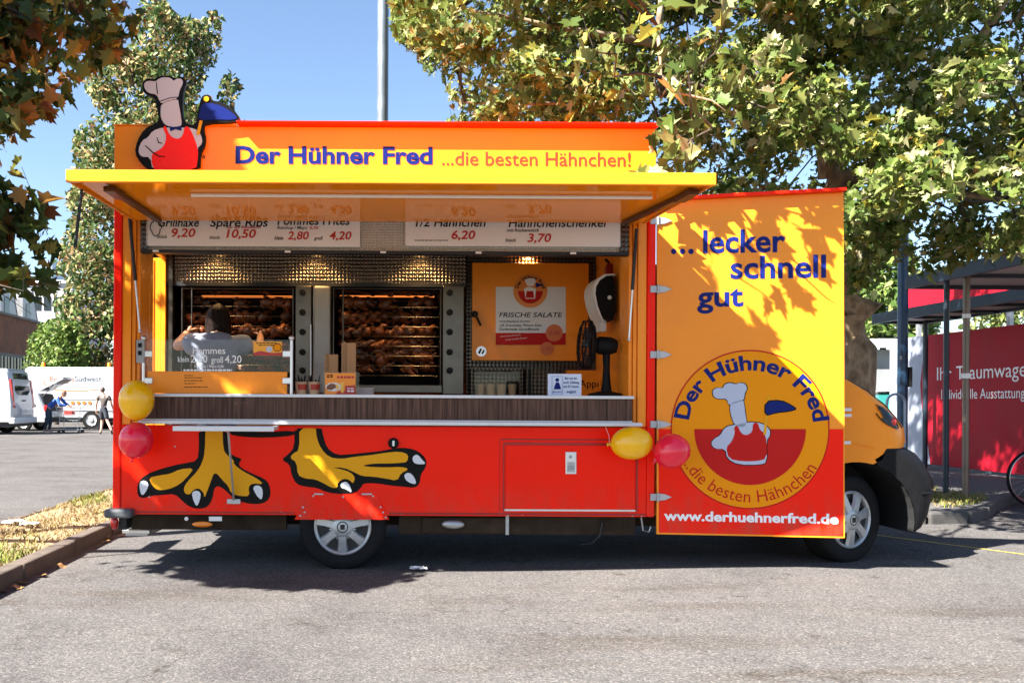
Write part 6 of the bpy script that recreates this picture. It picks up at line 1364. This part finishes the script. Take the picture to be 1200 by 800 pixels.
L4 = [tp(955, 100, 9.4), tp(900, 20, 8.4), tp(830, -60, 7.4), tp(780, -40, 6.6), tp(770, 30, 6.1), tp(775, 90, 5.95)]
L5 = [tp(972, 205), tp(1000, 140, 10.2), tp(1030, 60, 11.2), tp(1050, -40, 12)]
L6 = [tp(1008, 207, 9.5), tp(1060, 220, 8.6), tp(1120, 225, 8.0), tp(1180, 235, 7.6), tp(1230, 250, 7.4)]
L7 = [tp(840, 70, 8.5), tp(760, 110, 8.0), tp(680, 120, 7.8), tp(600, 122, 7.7), tp(545, 120, 7.7)]
mb = MB(); limbs(mb, [(trunk, .185, .15), (L1, .115, .04), (L2, .11, .03), (L3, .075, .012), (L4, .06, .008), (L5, .08, .03), (L6, .05, .01), (L7, .03, .008)])
anch = [tuple(q_) for l in (L1, L2, L3, L4, L5, L6, L7) for q_ in l[1:]]
cen = []
while len(cen) < 330:                                   # clumps in view
    px = random.uniform(450, 1270); py = random.uniform(-130, 345); D = random.uniform(6.9, 11.5)
    if px > 1000 and py > 120: D = random.uniform(6.6, 9.5)
    q = at(px, py, D); P1 = np.array([q])
    if not vis_mask(*proj(P1))[0] or (q.y < 2.3 and q.z < 3.45 and q.x < 3.3) or (q.y < 2.3 and q.z < 2.7) or q.z < 2.2: continue
    if 990 < px < 1110 and 60 < py < 300 and random.random() < .45: continue
    if 800 < px < 850 and py < 60 and random.random() < .7: continue
    cen.append(tuple(q))
while len(cen) < 620:                                   # the rest of the crown, mostly above the picture
    v_ = NPR.normal(size=3); v_ /= np.linalg.norm(v_); q = np.array([4.9, 2.9, 6.6]) + v_ * np.array([4.4, 3.6, 3.2]) * random.random() ** .4
    px, py, D = proj(q[None]); 
    if py[0] > -30 or q[2] < 3.6 or px[0] < 470: continue
    cen.append(tuple(q))
P, Nn = clumps(cen, 150, .38); px_, py_, D_ = proj(P); ok = vis_mask(px_, py_, D_) & sun_ok(P, 0); ok &= ~((D_ < 6.75) & (((px_ < 800) & (py_ > 132)) | ((px_ < 1000) & (py_ > 222)))); ok &= ~((P[:, 1] < 2.25) & (P[:, 2] < 3.42) & (P[:, 0] < 2.2)) & ~((P[:, 1] < 2.2) & (P[:, 2] < 2.6) & (P[:, 0] < 4.6)); P, Nn = P[ok], Nn[ok]
# sprays that throw their shadows on the swung-open door
extra = []; twc = []
for pl in SHP:
    xs_ = [p_[0] for p_ in pl]; ys_ = [p_[1] for p_ in pl]; area = (max(xs_) - min(xs_)) * (max(ys_) - min(ys_)); n = max(3, int(area / 420))
    tt = rnd(.55, .75) if min(xs_) >= 878 else rnd(.95, 1.15)
    for _ in range(n):
        for _k in range(40):
            x, y = rnd(min(xs_), max(xs_)), rnd(min(ys_), max(ys_))
            if inside(np.array([x]), np.array([y]), pl)[0]: break
        d = door(x, y, 0); e_ = np.array(d) - SV * (tt + rnd(-.12, .12)); extra.append(e_)
    twc.append(extra[-1])
extra = np.array(extra); Nx = NPR.normal(size=extra.shape) * .45 + np.array([-.6, -.35, .66])
# the spray in front of the end of the fascia
ss = []
for (px, py) in ((749, 206), (762, 207), (768, 200), (778, 192), (782, 203), (795, 195), (766, 172), (770, 158), (764, 163), (775, 168), (790, 178), (800, 185), (810, 196), (780, 160), (800, 165), (815, 180), (776, 150), (788, 148)): ss.append(np.array(at(px, py, rnd(6.15, 6.35))))
ss = np.array(ss); Ns = NPR.normal(size=ss.shape) * .4 + np.array([-.3, -.6, .5])
PALP = [(.070, .110, .022), (.125, .165, .038), (.19, .215, .066), (.28, .28, .115), (.27, .24, .045), (.22, .11, .035), (.38, .35, .21)]
WP = [.23, .30, .24, .09, .07, .01, .06]
twigs(mb, cen[::2], anch, .009, 1); twigs(mb, twc, [tuple(L4[-1]), tuple(L4[-2]), tuple(L4[-3])], .007, 1)
s0 = at(835, 150, 6.6); mb.tube([L4[-1], s0, at(800, 168, 6.35), at(770, 160, 6.25), at(755, 163, 6.2)], [.012, .010, .008, .005, .003], 6); mb.tube([at(810, 165, 6.4), at(790, 190, 6.3), at(760, 204, 6.25)], [.006, .005, .003], 5); mb.tube([L4[-1], at(800, 110, 5.8), at(835, 118, 5.6), at(850, 130, 5.6)], [.01, .008, .006, .003], 5)
mb.build("trunk", [BARKP, BARKD], PT, smooth=60)
Pa = np.vstack([P, extra, ss]); Na = np.vstack([Nn, Nx, Ns]); sz = np.concatenate([.045 + .085 * NPR.uniform(0, 1, len(P)) ** 1.4, NPR.uniform(.10, .17, len(extra)), NPR.uniform(.12, .20, len(ss))])
leaf_cloud("crown", Pa, sz, Na, PALP, LEAF, PT, WP)

# maple on the left: only the tips of its branches show, its crown shades the rear half of the truck
MT = empty("maple_tree", (-7.8, -1.2, .1), "maple with dark green and rusty leaves hanging in at the upper left", "tree")
M1 = [(-3000, -3000), (175, -3000), (174, 0), (168, 30), (150, 48), (150, 70), (122, 78), (108, 102), (84, 112), (84, 140), (92, 158), (72, 162), (60, 140), (45, 130), (40, 165), (36, 190), (18, 206), (8, 205), (-30, 212), (-3000, 230)]
M2 = [(-3000, 212), (-20, 214), (25, 214), (50, 226), (64, 246), (58, 268), (70, 288), (52, 300), (68, 330), (48, 352), (22, 340), (-30, 350), (-3000, 380)]
cen = []
while len(cen) < 100:
    px, py = rnd(-130, 180), rnd(-110, 210)
    if inside(np.array([px]), np.array([py]), M1)[0]: cen.append(tuple(at(px, py, rnd(5.0, 6.6))))
while len(cen) < 126:
    px, py = rnd(-110, 65), rnd(215, 345)
    if inside(np.array([px]), np.array([py]), M2)[0]: cen.append(tuple(at(px, py, rnd(4.6, 5.4))))
nv_ = len(cen)
for _ in range(260):                                    # the mass outside the frame that shades the rear of the truck
    X, Z = rnd(-2.25, -.25), rnd(.2, 3.7); t = rnd(1.3, 2.7); cen.append(tuple(np.array([X, 0, Z]) - SV * t))
for _ in range(60):
    X, Y = rnd(-1.7, .1), rnd(-.55, .1); t = rnd(1.5, 2.6); cen.append(tuple(np.array([X, Y, 0]) - SV * t))
P, Nn = clumps(cen, 46, .30)
px, py, D = proj(P); ok = (D > .5) & (inside(px, py, M1) | inside(px, py, M2) | (px < -25) | (py < -30) & (px < 170))
t = -P[:, 1]; Xf = P[:, 0] + SV[0] * t; Zf = P[:, 2] + SV[2] * t; tg = P[:, 2] / -SV[2]; Xg = P[:, 0] + SV[0] * tg; Yg = P[:, 1] + SV[1] * tg
edge = -.64 + .10 * np.sin(Xg * 9) * np.sin(Xg * 23) + np.where(Xg < -.9, (-.9 - Xg) * .62, 0) + np.where(Xg > -.1, (Xg + .1) * 1.3, 0)
ok &= ~(Yg < edge) & ~((Yg < .06) & (Xg < -1.75)) & ~((Zf < .05) & (Yg > 0) & (Xg < -1.9)) & ~((t > 0) & (Zf > 2.8) & (Zf < 3.22) & (Xf > -.33)) & ~((Xf < -2.0) & (t > 0) & (NPR.uniform(size=len(P)) < .85))
stripe = np.sin((Xf * 1.1 + Zf) * 5.2) + .6 * np.sin((Xf * 1.1 + Zf) * 11 + 1) ; gap = (np.abs(stripe) < .07) & (Zf < 2.2) & (t > .3); ok &= ~gap
qx, qy = atYv(Xf, Zf)
for pl in ([(228, 432), (256, 428), (345, 494), (292, 496)], [(340, 524), (362, 518), (455, 612), (422, 612)], [(130, 535), (152, 530), (214, 604), (176, 606)], [(304, 430), (326, 428), (348, 464), (316, 464)], [(136, 300), (150, 296), (160, 340), (138, 350)]): ok &= ~((t > .3) & inside(qx, qy, pl))
P, Nn = P[ok], Nn[ok]
mb = MB(); limbs(mb, [([(-7.8, -1.2, .05), (-7.7, -1.25, 2.0), (-7.5, -1.3, 4.0), (-7.2, -1.3, 6.2)], .20, .10), ([(-7.55, -1.3, 3.6), (-6.2, -1.7, 4.6), (-5.0, -1.9, 5.1), (-3.8, -1.9, 5.4), (-3.0, -1.6, 5.2)], .08, .02), ([(-4.6, -1.8, 5.2), (-3.5, -1.4, 4.5), (-2.7, -1.1, 3.9), (-2.2, -1.0, 3.7)], .03, .008), ([(-6.2, -1.7, 4.6), (-4.6, -1.8, 3.8), (-3.2, -1.6, 3.0), (-2.3, -1.4, 2.5)], .035, .006)])
anch = [(-5.0, -1.9, 5.1), (-3.8, -1.9, 5.4), (-3.0, -1.6, 5.2), (-3.5, -1.4, 4.5), (-2.7, -1.1, 3.9), (-4.6, -1.8, 3.8), (-3.2, -1.6, 3.0), (-2.5, -1.45, 2.6)]
twigs(mb, cen[:nv_:2], anch, .0045); mb.build("trunk", BARKD, MT, smooth=60)
leaf_cloud("crown", P, NPR.uniform(.085, .145, len(P)), Nn, [(.035, .060, .014), (.065, .090, .020), (.13, .14, .03), (.20, .095, .022), (.15, .05, .015), (.22, .18, .04)], LEAFM, MT, [.30, .28, .16, .12, .06, .08])

# trees farther off
def far_tree(name, lab, poly, D, dep, n, size, palette, weights, trunk_px, group=None, clump=.5, per=60):
    root = empty(name, (at(trunk_px, 470, D).x, D - 6.5, 0), lab, "tree", group); cen = []
    xs_ = [p_[0] for p_ in poly]; ys_ = [p_[1] for p_ in poly]
    while len(cen) < n:
        px, py = rnd(min(xs_), max(xs_)), rnd(min(ys_), max(ys_))
        if inside(np.array([px]), np.array([py]), poly)[0]: cen.append(tuple(at(px, py, D + rnd(-dep, dep))))
    P, Nn = clumps(cen, per, clump); px, py, DD = proj(P); k = inside(px, py, poly) & (P[:, 2] > .25); P, Nn = P[k], Nn[k]
    b = Vector((at(trunk_px, 470, D).x, D - 6.5, -.02)); top = max(c[2] for c in cen); mb = MB(); limbs(mb, [([b, b + Vector((.1, 0, top * .4)), b + Vector((.2, .1, top * .85))], max(.08, top * .022), .03)]); anch = [tuple(b + Vector((.1, 0, top * f))) for f in (.3, .45, .6, .75, .85)]
    twigs(mb, cen[::3], anch, .03 if top > 5 else .012); mb.build("trunk", BARKD, root)
    leaf_cloud("crown", P, NPR.uniform(size * .7, size * 1.3, len(P)), Nn, palette, LEAFF, root, weights, simple=True); return root
PALF = [(.035, .070, .020), (.065, .105, .030), (.12, .15, .045), (.28, .24, .10), (.34, .22, .11), (.10, .05, .02)]
far_tree("chestnut_tree", "tall sunlit chestnut tree with bleached leaf clumps behind the rear of the truck", [(62, 440), (58, 400), (66, 372), (58, 345), (64, 320), (68, 290), (80, 262), (78, 232), (90, 205), (84, 180), (86, 156), (112, 130), (104, 108), (94, 92), (118, 72), (150, 60), (160, 20), (172, -60), (190, -60), (196, 6), (206, 18), (236, 24), (248, 10), (262, 20), (258, 45), (262, 62), (244, 82), (236, 104), (228, 122), (255, 122), (258, 96), (270, 82), (284, 96), (280, 116), (272, 128), (288, 138), (284, 160), (300, 200), (330, 300), (330, 440)], 47.0, 4.0, 520, .30, PALF, [.20, .23, .20, .20, .13, .04], 175, clump=1.15, per=75)
far_tree("leafy_shrub", "bright lime green shrub behind the white vans", [(22, 440), (30, 415), (34, 395), (48, 378), (66, 372), (90, 378), (104, 400), (108, 440)], 44.0, 1.8, 60, .24, [(.10, .16, .03), (.17, .22, .05), (.06, .10, .025)], [.5, .3, .2], 66, clump=.7, per=70)
far_tree("linden_tree", "green tree standing beyond the grey hut at the right", [(985, 400), (985, 240), (1010, 232), (1040, 250), (1058, 262), (1075, 300), (1090, 330), (1100, 400)], 27.0, 2.2, 90, .25, [(.06, .11, .02), (.12, .17, .04), (.20, .22, .08)], [.4, .4, .2], 1030, clump=.8, per=45)
far_tree("privet_hedge", "pale green hedge top showing over the red board", [(1095, 400), (1095, 366), (1130, 352), (1180, 350), (1300, 340), (1500, 330), (1500, 470), (1095, 470)], 20.0, 1.4, 130, .17, [(.12, .15, .04), (.22, .23, .09), (.07, .10, .025)], [.4, .35, .25], 1250, clump=.55, per=60)["category"] = "hedge"
# fallen leaves by the kerb
LV = None
for i in range(16):
    if i < 9: px, py = rnd(60, 150), 0; X = -2.53 + abs(random.gauss(0, .05)); Y = rnd(-.9, 2.0); z = .006
    else: X, Y = rnd(3.8, 6.2), rnd(-.9, 1.2); z = gz(X) + .006
    if LV is None:
        pts = np.vstack([HALF, HALF[1:-1][::-1] * [-1, 1]]) * .075; mb = MB(); mb.poly([(x, y - .03, .010 * math.sin(x * 60) + .006) for x, y in pts]); LV = mb.build("fallen_leaf", mat("dry_leaf", (.34, .17, .06), .8, var=.3, vscale=40)); tag(LV, "dry brown leaf lying on the asphalt", "leaf", "fallen leaves on the asphalt"); LV.location = (X, Y, z)
    else: dup(LV, (X, Y, z), None, (rnd(-.2, .2), rnd(-.2, .2), rnd(0, 6.28)))
